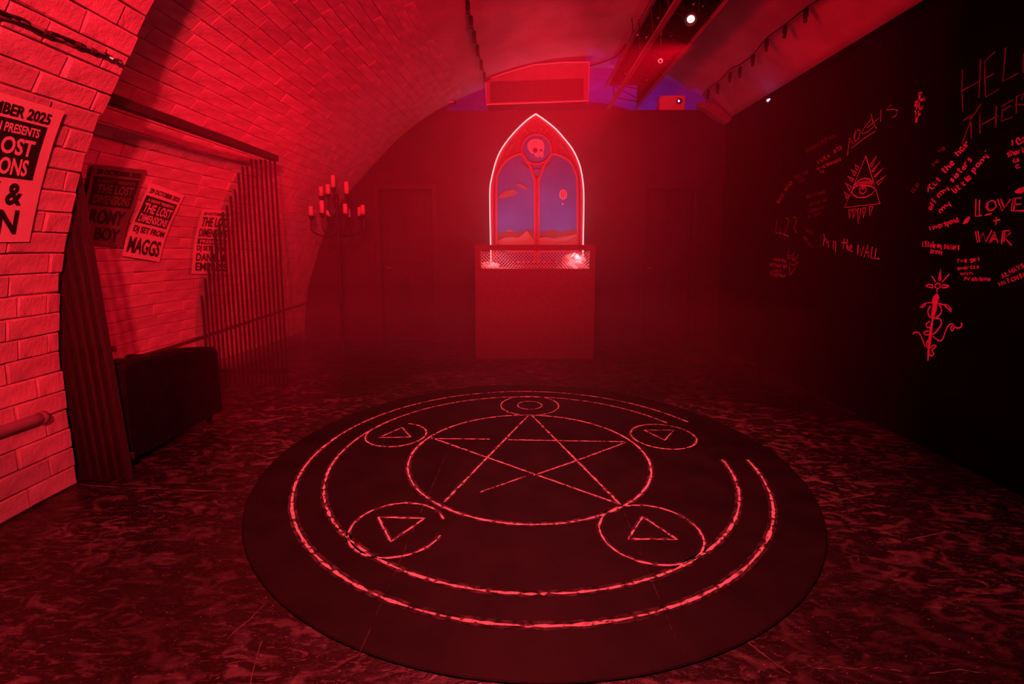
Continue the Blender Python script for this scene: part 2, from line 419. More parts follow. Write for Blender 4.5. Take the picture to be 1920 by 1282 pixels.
# pier end return (depth of the brick rib) is part of wall_left's shell.
wr = MB().box((2.62,-3.2,0),(2.8,8.1,2.885)).build('wall_right', M['black_wall']); tag(wr, kind='structure')
tag(MB().box((-3.4,-3.2,0),(2.8,-3.0,3.9)).build('wall_behind', M['back_wall']), kind='structure')
tag(MB().box((-3.2,8.0,0),(2.9,8.15,3.9)).build('wall_far', M['back_wall']), kind='structure')
YB = 6.36
dL = (-1.88, -1.115); dR = (1.60, 2.29); DZ = 2.05
mb = MB()
zt = 3.0
mb.box((-3.1,YB,0),(dL[0],YB+.22,2.05)); mb.box((dL[1],YB,0),(dR[0],YB+.22,DZ)); mb.box((dR[1],YB,0),(2.62,YB+.22,DZ))
mb.box((-3.1,YB,DZ),(2.62,YB+.22,zt))
tag(mb.build('wall_back', M['back_wall']), kind='structure')
for i, (a, b) in enumerate((dR, dL)):
    d = thing('door_%d' % (i+1), ((a+b)/2, YB+.12, 0), None, None); tag(d, kind='structure')
    MB().cbox((a+.03,YB+.13,.0),(b-.03,YB+.17,DZ-.03)).build('door_leaf', M['back_wall'], d)
    for (x0, x1, z0, z1) in ((.10,.33,.2,.95),(.36,.6,.2,.95),(.10,.33,1.05,1.9),(.36,.6,1.05,1.9)):
        MB().cbox((a+x0,YB+.118,z0),(a+x1,YB+.132,z1), .008).build('door_panel', M['back_wall'], d)
    f = MB(); f.cbox((a-.03,YB-.03,0),(a+.035,YB+.2,DZ+.04)).build('door_jamb', M['black_frame'], d)
    MB().cbox((b-.035,YB-.03,0),(b+.03,YB+.2,DZ+.04)).build('door_jamb', M['black_frame'], d)
    MB().cbox((a+.03,YB-.02,DZ-.03),(b-.03,YB+.2,DZ+.04)).build('door_head', M['black_frame'], d)
    MB().tube([(a+.09,YB+.1,1.0),(a+.09,YB+.08,1.0),(a+.16,YB+.08,1.0)], .008).build('door_handle', M['steel'], d)

# ledge cable along the recess wall
pts = [V(px, py, .02) for px, py in ((120,715),(180,695),(228,678),(290,660),(355,640),(430,615),(475,600),(540,579),(574,568))]
pts = [p for p in pts if p]
tag(MB().tube(catmull(pts, 4), .016).build('trim_1', M['black_frame']), kind='structure')

# ------------------------------------------------------------------ rug with chalk circles
rc = Vector((.055, 2.828, 0)); RR = 1.545
def circ(c, r, n, z=0.0, a0=0, a1=2*PI):
    return [Vector((c.x + r*math.cos(a0+(a1-a0)*i/n), c.y + r*math.sin(a0+(a1-a0)*i/n), z)) for i in range(n+1)]
rug = thing('ritual_rug', rc, 'large round black floor mat with chalked circles and a five-pointed star', 'rug')
MB().lathe((rc.x,rc.y,0), [(RR,0.0),(RR,.004),(RR-.006,.006)], 128).build('mat', M['rug'], rug)
ZC = .0075
def chalk_line(name, pts, w, key='chalk', closed=False, step=.02, dust=True, label=None):
    p = [Vector((q.x+random.uniform(-.0012,.0012), q.y+random.uniform(-.0012,.0012), ZC)) for q in dense(pts, step)]
    o = MB().ribbon(p, w*.8, (0,0,1), .5).build(name, M[key], rug)
    if dust:
        d = MB().ribbon([q - Vector((0,-.002,.0008)) for q in p], w*2.6, (0,0,1), .12).build('chalk_smear', M['chalk_dust'], o)
    if label: o['label'] = label
    return o
def arc(r, d0, d1): return circ(rc, r, 140, 0, math.radians(d0), math.radians(d1))
chalk_line('chalk_ring', arc(1.33, 27, 359), .015, label='outermost chalk ring, open at its far side')
chalk_line('chalk_ring', arc(1.178, 29, 359), .014, label='second chalk ring inside the outermost')
chalk_line('chalk_ring', circ(rc, .728, 160), .013, label='chalk ring around the star')
g = lambda *p: [G(a, b) for a, b in p]
chalk_line('star_line', g((990,781),(833,943)), .010)
chalk_line('star_line', g((998,781),(1163,948)), .010)
chalk_line('star_line', g((808,822),(1163,948)), .010)
chalk_line('star_line', g((1174,831),(1060,873),(1000,893)), .010, 'chalk_thin')
chalk_line('star_line', g((985,895),(900,925)), .008, 'chalk_thin')
chalk_line('star_line', g((810,824),(918,825)), .010)
chalk_line('star_line', g((952,826),(1172,830)), .010)
def small(cpx, rr, tri, n=1, a0=0, a1=360):
    c = G(*cpx)
    chalk_line('small_ring', circ(c, rr, 60, 0, math.radians(a0), math.radians(a1)), .010)
    if tri: chalk_line('triangle_mark', g(*(tri+[tri[0]])), .009)
    else: chalk_line('small_ring', circ(c, rr*.42, 40), .009, label='small chalk ring within a ring')
small((993,761), .235, None)
small((743,816), .205, [(711,822),(754,803),(770,821)], a0=-200, a1=80)
small((1243,819), .215, [(1208,808),(1263,808),(1246,827)])
small((745,992), .215, [(709,972),(796,974),(733,1018)], a0=20, a1=345)
small((1219,1000), .228, [(1205,971),(1269,1014),(1178,1013)], a0=30, a1=400-12)
for a, b in (((680,860),(836,850)),((640,1262),(745,1010)),((1280,1262),(1215,1010))):
    pass
MB().ribbon(dense([G(836,853,ZC), G(674,1225,ZC)], .08), .003, (0,0,1), .5).build('crease', M['chalk_dust'], rug)
MB().ribbon(dense([G(1170,960,ZC), G(1278,1225,ZC)], .08), .003, (0,0,1), .5).build('crease', M['chalk_dust'], rug)

# scuffs on the floor; the near right row paints glints as pale strokes
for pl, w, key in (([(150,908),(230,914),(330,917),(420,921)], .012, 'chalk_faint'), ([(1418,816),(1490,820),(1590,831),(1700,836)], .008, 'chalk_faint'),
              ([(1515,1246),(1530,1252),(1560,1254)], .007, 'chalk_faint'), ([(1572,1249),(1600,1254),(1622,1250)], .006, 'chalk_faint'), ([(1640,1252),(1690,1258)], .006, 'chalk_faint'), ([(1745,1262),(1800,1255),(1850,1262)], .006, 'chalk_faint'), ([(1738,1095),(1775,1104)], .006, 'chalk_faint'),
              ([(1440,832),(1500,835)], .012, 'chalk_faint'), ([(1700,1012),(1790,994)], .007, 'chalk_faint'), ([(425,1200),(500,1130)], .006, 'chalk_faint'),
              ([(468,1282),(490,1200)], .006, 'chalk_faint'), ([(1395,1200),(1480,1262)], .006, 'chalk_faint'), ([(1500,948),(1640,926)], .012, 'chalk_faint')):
    MB().ribbon([q + Vector((random.uniform(-.004,.004), random.uniform(-.004,.004), 0)) for q in dense(catmull([G(a, b, .0015) for a, b in pl], 4), .05)], w*.45, (0,0,1), .9).build('scuff_glint', M[key], fl)

# ------------------------------------------------------------------ slatted alcove: rail, two slat screens, sofa
alc = thing('slatted_alcove_frame', (-2.19, 3.4, 0), 'black rail with two slatted screens closing off the seating alcove', 'screen')
MB().cbox((-2.215,2.47,2.045),(-2.165,4.40,2.10), .005).build('top_rail', M['slat'], alc)
def slat_screen(Y, x0, x1, sp, lean, zmax, hw):
    x = x0
    while x > x1:
        # height until it meets the rail or the vault
        z = .0
        while z < zmax:
            xx = x + lean*(z/1.5)
            # vault x at this height
            vx = min((vault(t/100, Y) for t in range(0, 55)), key=lambda p: abs(p.z-z)).x
            if xx < vx + .05: break
            z += .02
        if z > .25:
            mb = MB(); a, b = hw
            p0 = Vector((x, Y, 0)); p1 = Vector((x+lean*(z/1.5), Y, z))
            mb.add([p0+Vector((sx*a, sy*b, 0)) for sx, sy in ((-1,-1),(1,-1),(1,1),(-1,1))] + [p1+Vector((sx*a, sy*b, 0)) for sx, sy in ((-1,-1),(1,-1),(1,1),(-1,1))],
                   [(0,3,2,1),(4,5,6,7),(0,1,5,4),(1,2,6,5),(2,3,7,6),(3,0,4,7)])
            mb.build('slat', M['slat'], alc)
        x -= sp
slat_screen(4.37, -2.19, -3.1, .042, 0, 2.06, (.006,.009))
slat_screen(2.52, -2.19, -2.95, .05, -.10, 2.06, (.008,.018))
MB().cbox((-3.04,4.385,.10),(-2.18,4.40,.14), .004).build('cross_bar', M['slat'], alc)
MB().cbox((-3.0,2.545,.10),(-2.18,2.56,.14), .004).build('cross_bar', M['slat'], alc)
MB().cbox((-3.0,2.545,.72),(-2.22,2.56,.75), .004).build('cross_bar', M['slat'], alc)

sofa = thing('bench_sofa', (-2.6, 3.25, 0), 'low black upholstered seat between the slatted screens, its back towards the room', 'sofa')
MB().cbox((-2.92,2.64,.07),(-2.37,3.46,.30), .02).build('base', M['leather'], sofa)
for i in range(2):
    MB().cbox((-2.90,2.73+i*.33,.30),(-2.38,3.05+i*.33,.42), .035).build('seat_cushion', M['leather'], sofa)
top = [(228,690),(232,680),(255,673),(311,665),(326,659),(360,652),(405,650),(411,655)]
bk = [AX(a, b, -2.24) for a, b in top]
bk = [Vector((-2.24, bk[0].y, .07))] + bk + [Vector((-2.24, bk[-1].y, .07))]
mb = MB(); n_ = len(bk)
for lay, ins in ((0, .02), (-.02, 0), (-.12, 0), (-.14, .02)):
    cy_ = sum(p.y for p in bk)/n_
    for p in bk: mb.v.append((p.x+lay, p.y + (ins if p.y < cy_ else -ins), p.z - (ins if p.z > .1 else 0)))
for l in range(3):
    for k in range(n_): mb.f.append((l*n_+k, l*n_+(k+1)%n_, (l+1)*n_+(k+1)%n_, (l+1)*n_+k))
mb.f.append(tuple(range(n_))); mb.f.append(tuple(3*n_+k for k in range(n_))[::-1])
mb.build('backrest', M['leather'], sofa)
for y in (2.64, 3.38):
    MB().cbox((-2.92,y,.07),(-2.38,y+.09,.50), .03).build('armrest', M['leather'], sofa)
for x in (-2.86,-2.32):
    for y in (2.68, 3.42):
        MB().lathe((x,y,0), [(.018,0),(.024,.08)], 8).build('leg', M['leather'], sofa)

# ------------------------------------------------------------------ candelabra
CY = 5.35
def C(px, py, Y=CY): return AY(px, py, Y)
cc = C(632, 400); cd = thing('candelabra', (cc.x, CY, 0), 'tall black two-tier candelabra with pale candles beside the dark back wall', 'candelabra')
mb = MB(); mb.lathe((cc.x,CY,0), [(.2,0),(.19,.02),(.05,.05),(.02,.09),(.016,.6),(.03,.64),(.016,.68),(.016,1.75),(.03,1.8),(.012,1.86)], 12).build('stem', M['black_metal'], cd, True)
candles = [(602,349.5,367.5,.0),(614.5,345.5,364,-.06),(624.5,328.5,351.5,.0),(649.5,340.5,363.5,-.1),
           (583,386.5,404.5,.0),(603.5,375.5,399.5,-.12),(615,394,408,.18),(647,382,400.5,-.12),(653,391,407,.2),(674,388,405,.12),(680,384,402,-.04)]
for i, (px, y0, y1, dy) in enumerate(candles):
    a = C(px+.5, y1, CY+dy); b = C(px, y0, CY+dy); hh = (b.z-a.z); r = .0235
    MB().lathe((a.x,CY+dy,a.z), [(r,0),(r,hh-.004),(r*.75,hh),(r*.5,hh-.006)], 12).build('candle', M['wax'], cd, True)
    MB().tube([(a.x,CY+dy,a.z+hh-.006),(a.x,CY+dy,a.z+hh+.008)], .0015, 5).build('wick', M['ink'], cd)
    MB().lathe((a.x,CY+dy,a.z-.03), [(.012,-.02),(.024,0),(.03,.026),(.032,.03),(.0245,.03)], 12).build('candle_cup', M['black_metal'], cd, True)
    lowz = a.z-.16
    MB().tube(catmull([(cc.x,CY,lowz-.04),((cc.x+a.x)/2,CY+dy*.5,lowz-.07),(a.x,CY+dy,lowz),(a.x,CY+dy,a.z-.04)], 5), .009, 6).build('arm', M['black_metal'], cd)

# ------------------------------------------------------------------ arched mural with LED outline
YM = 6.30
def W(u, v, Y=YM): return AY(860 + u/3.886, 190 + v/3.886, Y)
mu = thing('arched_window_mural', (W(567,600).x, YM, 0), 'pointed-arch painted window with skull roundel, violet sky and hills above the booth', 'mural')
led = [(238,1240),(236,1165),(232,1000),(228,800),(228,640),(240,560),(265,460),(300,370),(360,280),(430,200),(500,135),(562,92),(625,135),(700,195),(760,260),(830,350),(880,460),(903,570),(911,680),(910,850),(907,1000),(905,1240)]
lp = [W(u, v) for u, v in led]
smooth_led = catmull(lp[:12], 5)[:-1] + catmull(lp[11:], 5)
def flat(pts, Y0, th, key, name='pane', parent=None, label=None, smooth=False):
    P = [W(u, v) for u, v in pts]
    if smooth: P = catmull(P, 4, True)
    P = [Vector((p.x, Y0, p.z)) for p in P]
    o = MB().prism(P, (0, -th, 0)).build(name, M[key], parent or mu)
    if label: o['label'] = label
    return o
body = [(W_.x, W_.z) for W_ in smooth_led]
mb = MB(); mb.prism([Vector((p.x, YM+.05, p.z)) for p in smooth_led], (0,-.04,0)); mb.build('backing_panel', M['m_red'], mu)
MB().tube([Vector((p.x, YM-.004, p.z)) for p in smooth_led], .0085, 6).build('led_strip', M['led'], mu)['label'] = 'glowing pink-white light strip outlining the arch'
sf = YM+.008
arcL = [(275,1240),(275,620),(290,520),(335,445),(395,402),(460,385),(500,440),(530,500),(548,570),(553,620),(553,1240)]
arcR = [(583,1240),(583,620),(590,560),(610,500),(640,440),(685,385),(760,405),(815,445),(850,520),(865,620),(865,1240)]
flat(arcL, sf, .005, 'm_sky', 'pane', label='violet sky pane with two ochre airships')
flat(arcR, sf, .005, 'm_sky', 'pane', label='violet sky pane with a striped balloon')
flat([(527,462),(610,462),(590,510),(568,565),(548,510)], sf, .005, 'm_sky', 'pane')
def tracery(pts, r, key, closed=False, n=3):
    P = catmull([W(u, v) for u, v in pts], n, closed)
    if closed: P.append(P[0])
    P = [Vector((p.x, YM-.003, p.z)) for p in P]
    MB().tube(P, r, 6, not closed).build('tracery', M[key], mu)
tracery(arcL, .013, 'm_red2'); tracery(arcR, .013, 'm_red2')
cir = lambda cx, cy, r, n=28, ry=None: [(cx+r*math.cos(2*PI*i/n), cy+(ry or r)*math.sin(2*PI*i/n)) for i in range(n)]
inset = []
tracery([(262,1240),(260,620),(276,510),(325,425),(395,385),(450,372)], .007, 'm_dark'); tracery([(880,1240),(880,620),(865,510),(815,425),(750,385),(690,372)], .007, 'm_dark')
tracery([(568,570),(568,900),(568,1240)], .020, 'm_red')
flat(cir(567,350,104), sf, .006, 'm_sky', 'roundel', label='round violet pane behind the skull')
tracery(cir(567,350,108), .010, 'm_red2', True, 1); tracery(cir(567,350,118), .006, 'm_dark', True, 1)
tracery([(455,440),(500,480),(567,500),(634,480),(680,440)], .006, 'm_dark')
for pt in ([(400,305),(402,345),(375,364),(358,350),(372,318)], [(730,300),(745,298),(768,345),(760,358),(728,345)]):
    flat(pt, sf, .01, 'm_back', 'petal_pane'); tracery([(p[0], p[1]) for p in pt], .004, 'm_dark', True, 1)
tracery([(330,400),(360,330),(410,280),(420,330),(380,385)], .004, 'm_dark', True); tracery([(800,400),(775,330),(715,280),(712,330),(745,385)], .004, 'm_dark', True)
# skull: cranium, sockets, teeth
sk = flat([(503,310),(515,288),(545,275),(580,275),(608,288),(622,312),(622,350),(616,375),(618,398),(606,408),(590,400),(578,410),(566,402),(556,398),(552,382),(530,378),(512,358),(502,335)], sf-.006, .006, 'm_bone', 'skull', label='cracked pale skull facing right', smooth=True)
flat(cir(558,357,18,14,19), sf-.011, .003, 'm_ink', 'eye_socket', sk); flat(cir(600,357,10,12,11), sf-.011, .003, 'm_ink', 'eye_socket', sk)
flat([(582,372),(592,370),(590,380)], sf-.011, .003, 'm_ink', 'nose_hole', sk)
def inkline(pts, w, par, y=None):
    MB().ribbon([Vector((W(u,v).x, sf-.0135 if y is None else y, W(u,v).z)) for u, v in pts], w, (0,1,0)).build('crack', M['m_ink'], par)
for l in ([(515,310),(550,308),(560,290)],[(565,276),(566,330)],[(530,330),(530,350)],[(590,290),(595,320),(620,310)],[(600,330),(612,318)],[(540,308),(545,330),(560,328)]): inkline(l, .0025, sk)
for x in (572, 580, 588, 596, 604): inkline([(x,386),(x+1,402)], .003, sk)
# crown of small studs above the roundel
for (u, v) in ((482,210),(530,212),(548,210),(560,212),(600,205),(640,208),(500,228),(590,225),(625,228)):
    flat(cir(u, v, 5, 8), sf-.001, .008, 'm_bone', 'painted_star')
for r0 in (128, 142):
    tracery([(567+r0*math.cos(math.radians(a)), 350-r0*math.sin(math.radians(a))) for a in range(30, 151, 12)], .0035, 'm_dark')
flat(cir(566,500,6,8), sf-.006, .004, 'm_bone', 'painted_star')
# hills
hb = flat([(275,962),(315,955),(345,950),(375,930),(405,950),(425,952),(440,940),(465,960),(497,932),(515,945),(535,942),(553,960),(553,1100),(275,1100)], sf-.005, .003, 'm_back', 'far_hills')
flat([(583,955),(640,950),(690,930),(720,948),(760,950),(800,936),(865,940),(865,1100),(583,1100)], sf-.005, .003, 'm_back', 'far_hills')
flat([(285,1015),(330,993),(385,985),(440,992),(470,965),(497,938),(520,968),(535,990),(553,1010),(553,1100),(345,1100),(275,1018)], sf-.008, .003, 'm_front', 'near_hills')
flat([(583,995),(640,985),(690,997),(740,990),(800,980),(855,965),(865,975),(865,1100),(583,1100)], sf-.008, .003, 'm_front', 'near_hills')
for l in ([(275,1010),(320,1040)],[(497,938),(470,965),(430,992),(340,990),(290,1012)],[(497,938),(530,985),(553,1012)],[(583,995),(640,985),(690,997),(730,1000),(800,985)],[(700,1040),(740,1025),(780,1030),(860,985)]):
    inkline(l, .004, hb)
s1 = flat([(285,702),(305,675),(345,650),(395,642),(425,655),(430,664),(408,682),(365,697),(310,707)], sf-.006, .004, 'm_ship', 'painted_airship', label='larger ochre airship')
s2 = flat([(413,606),(440,597),(480,612),(508,636),(480,640),(445,622)], sf-.006, .004, 'm_ship', 'painted_airship', label='smaller ochre airship')
for l in ([(300,690),(360,668),(425,660)],[(315,672),(370,655)],[(340,700),(400,672)]): inkline(l, .003, s1)
inkline([(425,606),(470,620),(500,634)], .003, s2)
bl = flat(cir(762,678,28,18,38), sf-.006, .004, 'm_bone', 'painted_balloon', label='small striped balloon')
flat(cir(762,680,9,12,36), sf-.011, .003, 'm_red2', 'stripe', bl); flat(cir(748,682,6,10,28), sf-.011, .003, 'm_back', 'stripe', bl); flat(cir(778,680,5,10,28), sf-.011, .003, 'm_back', 'stripe', bl)
flat([(750,744),(766,744),(764,752),(752,752)], sf-.006, .004, 'm_bone', 'basket', bl)

# ------------------------------------------------------------------ booth
by0 = 5.36; bx0, bx1 = -.505, .838; bt = AY(1000,459,by0).z
booth = thing('music_booth', ((bx0+bx1)/2, by0, 0), 'tall plain booth with a wire mesh opening under its top edge below the arched mural', 'booth')
z0 = AY(1000,503.5,by0).z; z1 = AY(1000,469,by0).z; xo0 = AY(901.5,490,by0).x; xo1 = AY(1105,490,by0).x
MB().cbox((bx0,by0,.012),(bx1,by0+.03,z0), .004).build('front_panel', M['booth'], booth)
MB().cbox((bx0,by0,z1),(bx1,by0+.03,bt), .004).build('top_rail', M['booth'], booth)
MB().cbox((bx0,by0,z0),(xo0,by0+.03,z1), .004).build('stile', M['booth'], booth)
MB().cbox((xo1,by0,z0),(bx1,by0+.03,z1), .004).build('stile', M['booth'], booth)
MB().cbox((bx0,by0+.03,.012),(bx0+.03,by0+.62,bt), .004).build('side_panel', M['booth'], booth)
MB().cbox((bx1-.03,by0+.03,.012),(bx1,by0+.62,bt), .004).build('side_panel', M['booth'], booth)
MB().cbox((bx0+.03,by0+.03,z0-.03),(bx1-.03,by0+.62,z0-.005), .004).build('shelf', M['white'], booth)
MB().cbox((bx0-.004,by0-.006,0),(bx1+.004,by0+.62,.012), .003).build('plinth', M['black_frame'], booth)
mb = MB(); cw = .036; chh = .019
nx = int((xo1-xo0)/cw)+1; nz = int((z1-z0)/chh)+1
for i in range(nx):
    for j in range(nz):
        x = xo0+i*cw+(cw/2 if j % 2 else 0); z = z0+j*chh
        for dx in (-cw/2, cw/2):
            x2 = x+dx; z2 = z+chh
            if x2 < xo0-.001 or x2 > xo1+.001 or x > xo1 or z2 > z1+.003: continue
            mb.add([(x,by0+.012,z-.0045),(x2,by0+.012,z2-.0045),(x2,by0+.017,z2+.0025),(x,by0+.017,z+.0025)], [(0,1,2,3)])
tag(mb.build('mesh_grille', M['mesh'], booth), kind='stuff')
# clutter on the shelf
zs = z0-.004
mx = thing('sound_mixer', (.15, by0+.3, zs), 'black sound mixer with small knobs seen through the booth mesh', 'mixer')
MB().cbox((-.12,by0+.18,zs),(.40,by0+.46,zs+.06), .006).build('casing', M['gear'], mx)
for i in range(8):
    MB().lathe((-.08+i*.06, by0+.22+(i%2)*.08, zs+.06), [(.010,0),(.008,.018)], 8).build('knob', M['white'], mx)
MB().cbox((-.1,by0+.172,zs+.015),(.4,by0+.18,zs+.03), .002).build('fader_strip', M['steel'], mx)
def lump(name, c, s, label, seed):
    random.seed(seed); mb = MB(); n = 12; m_ = 8; vs = []
    for i in range(m_+1):
        for k in range(n):
            th = PI*i/m_; ph = 2*PI*k/n; r = 1+random.uniform(-.22,.22)
            vs.append((c[0]+s[0]*r*math.sin(th)*math.cos(ph), c[1]+s[1]*r*math.sin(th)*math.sin(ph), max(zs, c[2]+s[2]*math.cos(th)*r)))
    fs = [(i*n+k, i*n+(k+1)%n, (i+1)*n+(k+1)%n, (i+1)*n+k) for i in range(m_) for k in range(n)]
    mb.add(vs, fs); return tag(mb.build(name, M['white']), label, 'cloth')
lump('crumpled_cloth', (-.36,by0+.14,zs+.02), (.12,.07,.05), 'pale crumpled cloth at the left end of the booth shelf', 3)
lump('crumpled_cloth', (.62,by0+.16,zs+.05), (.16,.09,.11), 'larger pale crumpled cloth heaped at the right end of the booth shelf', 5)
random.seed(11)
jug = thing('glass_tumbler', (.39, by0+.12, zs), 'small dark glass tumbler beside the heaped pale cloth in the booth', 'glass')
MB().lathe((.39,by0+.12,zs), [(.025,0),(.035,.11),(.031,.11),(.022,.008)], 14).build('bowl', M['bulb'], jug, True)
for sx in (-.25, .65):  # unseen point lights added to brighten the booth shelf
    light('booth_fill', 'POINT', (sx, by0+.07, zs+.15), 1.5 if sx > 0 else 1.5, color=(1,.25,.28), size=.03)
mw = light('mural_fill', 'AREA', (.19, by0+.45, z0+.02), 3.6, color=(1,.27,.5), target=(.2, YM, 2.0), size=1.0, sy=.05); mw.data.spread = math.radians(70)  # added area light, boosts the weak glow of the arch strip

# ------------------------------------------------------------------ duct outlet
YD = 6.12
def D(px, py): return AY(px, py, YD)
du = thing('air_duct_outlet', D(1005,160), 'white boxed air outlet with a fine grille under the vault crown', 'air vent')
out = [(911,155),(912,196),(1103,189),(1105,117),(1060,117),(1000,122),(945,138),(921,147)]
MB().prism([D(*p) for p in out], (0,.235,0)).build('casing', M['duct'], du)
MB().prism([D(914,196.5)+Vector((0,.01,0)), D(1101,189.5)+Vector((0,.01,0)), D(1101,189.5)+Vector((0,.23,0)), D(914,196.5)+Vector((0,.23,0))], (0,0,-.012)).build('shade_plate', M['rig_dark'], du)  # added dark plate, paints the shade below the outlet
edge = [D(*p)+Vector((0,-.006,0)) for p in out]
MB().tube([edge[0]]+[edge[1],edge[2],edge[3]], .010, 6).build('edge_trim', M['duct_edge'], du)
MB().tube([edge[3],edge[4],edge[5],edge[6],edge[7]], .008, 6).build('edge_trim', M['duct_edge'], du)
gx = [D(919,153), D(1094,147), D(1094,187), D(919,192)]
MB().prism([p+Vector((0,-.002,0)) for p in gx], (0,-.004,0)).build('grille_recess', M['black_metal'], du)
for i in range(13):
    f = (i+.5)/13; a = gx[0].lerp(gx[3], f); b = gx[1].lerp(gx[2], f)
    MB().prism([a+Vector((0,-.02,-.005)), b+Vector((0,-.02,-.005)), b+Vector((0,-.02,.003)), a+Vector((0,-.02,.003))], (0,.014,.004)).build('louver', M['grille'], du)
for i in range(1, 14):
    f = i/14; a = gx[0].lerp(gx[1], f); b = gx[3].lerp(gx[2], f)
    MB().tube([a+Vector((0,-.022,0)), b+Vector((0,-.022,0))], .0025, 4).build('grille_bar', M['grille'], du)

# small tube light at the foot of the vault
a = AY(813,193,6.30); b = AY(852,191,6.30)
tb = thing('wall_tube', (a.x, 6.30, a.z), 'thin short bright tube at the top of the dark back wall', 'tube')
MB().tube([a, b], .009, 8).build('tube', M['duct_edge'], tb); MB().cbox((a.x-.01,6.29,a.z-.015),(a.x+.01,6.37,a.z+.015)).build('bracket', M['black_metal'], tb)
MB().cbox((b.x-.01,6.29,b.z-.015),(b.x+.01,6.37,b.z+.015)).build('bracket', M['black_metal'], tb)

# projector on the wall top
pa = AY(1236,205,6.40); pb = AY(1285,176,6.40)
pj = thing('projector', ((pa.x+pb.x)/2, 6.45, 3.0), 'pale box projector with a glowing blue lens on top of the back wall', 'projector')
MB().cbox((pa.x,6.39,3.0),(pb.x,6.56,3.0+(pb.z-pa.z)), .008).build('casing', M['wax'], pj)
lc = AY(1272,190,6.385)
MB().lathe((lc.x+.01,6.388,lc.z), [(.036,0),(.036,.016),(.028,.018)], 16, (0,-1,0)).build('lens_barrel', M['gear'], pj)
MB().lathe((lc.x,6.368,lc.z), [(.012,0),(.010,.004)], 10, (0,-1,0)).build('lens', M['blue_led'], pj)
# blue lamp high on the right wall
q = AX(1442,188,2.58)
bl_ = thing('blue_lamp', q, 'tiny blue light glowing high on the black graffiti wall', 'lamp')
MB().cbox((2.57,q.y-.05,q.z-.02),(2.62,q.y+.05,q.z+.02)).build('housing', M['black_metal'], bl_)
for dy_, dz_, r in ((-.03,0,.009),(0,.0,.016),(.02,.005,.008)):
    MB().lathe((2.57,q.y+dy_,q.z+dz_), [(r,0),(r*.8,.004)], 8, (-1,0,0)).build('led', M['blue_led'], bl_)
light('blue_glow', 'POINT', (2.50, q.y, q.z-.02), .05, color=(.2,.25,1), size=.02)
# foam strip at the vault's end
fm = [AY(px, py, 6.22) for px, py in ((1312,191),(1340,194),(1358,208),(1373,222),(1364,231),(1345,221),(1330,208),(1312,199))]
tag(MB().prism(fm, (0,.12,0)).build('foam_strip', M['foam']), 'grey foam strip along the vault edge where back wall meets graffiti wall', 'foam')

# ------------------------------------------------------------------ lighting rig
ZR = 3.02
rig = thing('lighting_rig', (1.45, 4.5, ZR), 'long dark steel lighting rig running back under the vault', 'lighting rig')
def rigpt(px, py, z): return G(px, py, z)
xl = G(1205,103,ZR).x; xr = G(1276,103,ZR).x
def beam(x, z, w, h, key, name='rail', y0=.6): return MB().cbox((x-w/2,y0,z-h/2),(x+w/2,6.34,z+h/2), .003).build(name, M[key], rig)
beam(xl, ZR, .05, .02, 'steel'); beam(xr, ZR, .014, .04, 'steel')
xt = G(1193,60,ZR+.25).x
beam(xt, ZR+.25, .035, .02, 'steel'); beam(xr+.02, ZR+.27, .02, .03, 'black_metal')
MB().cbox((xt-.01,.6,ZR+.27),(xr+.03,6.34,ZR+.285), .002).build('top_plate', M['rig_dark'], rig)
MB().cbox((xr+.008,.6,ZR+.02),(xr+.02,6.34,ZR+.27), .002).build('side_plate', M['rig_dark'], rig)
y = .9; k = 0
while y < 6.2:
    MB().tube([(xl,y,ZR),(xt,y,ZR+.25)], .008, 6).build('strut', M['black_metal'], rig)
    MB().tube([(xl,y,ZR+.01),(xr,y+.18,ZR+.01)], .006, 6).build('cross_bar', M['black_metal'], rig)
    MB().tube([(xr,y+.1,ZR),(xt+.1,y+.35,ZR+.25)], .006, 6).build('strut', M['black_metal'], rig)
    y += .42
def par(px, py, r, key, label):
    z = ZR-.02; c = G(px, py, z); d = (O - c).normalized()*.75 + Vector((-.1,0,-.5)); d.normalize()
    t = thing('spot_lamp', c, label, 'spotlight')
    c2 = c
    MB().lathe(c2 - d*.10, [(r*.55,-.02),(r*.8,.0),(r*1.15,.06),(r*1.15,.105),(r,.105),(r,.09)], 20, d).build('housing', M['black_metal'], t, True)
    MB().lathe(c2 - d*.02, [(r,0),(r*.95,.006),(r*.3,.014)], 20, d).build('lens', M[key], t)
    MB().lathe(c2 - d*.006, [(r*.32,0),(r*.2,.012)], 12, d).build('bulb', M['led' if key == 'lamp_on' else 'rig_dark'], t)
    MB().tube([c2 + Vector((-r*1.3,0,0)), c2 + Vector((-r*1.3,.0,.14)), c2 + Vector((r*1.3,0,.14)), c2 + Vector((r*1.3,0,0))], .006, 6).build('yoke', M['black_metal'], t)
    MB().tube([c2 + Vector((0,0,.14)), c2 + Vector((0,0,.28))], .008, 6).build('clamp', M['steel'], t)
    return c
par(1295, 37, .045, 'lamp_on', 'brightly glowing round spotlight on the rig, nearer of the two')
par(1238, 115, .036, 'lamp_low', 'dimly glowing small round spotlight further back on the rig')
for i, (px, py) in enumerate(((1234,34),(1212,70),(1201,97),(1262,76),(1258,68),(1173,138),(1164,162),(1213,150),(1205,165),(1195,66),(1182,63),(1300,8),(1318,12))):  # small pale clamp blocks standing in for glints along the rig
    c = G(px, py, ZR+.05+.03*(i % 3))
    MB().cbox(c-Vector((.006,.010,.005)), c+Vector((.006,.010,.005)), .002).build('clamp', M['duct_edge'] if i % 2 else M['steel'], rig)
    MB().tube([c, c+Vector((.03,.03,.03)), c+Vector((.02,.06,.15))], .004, 5).build('cable', M['black_metal'], rig)
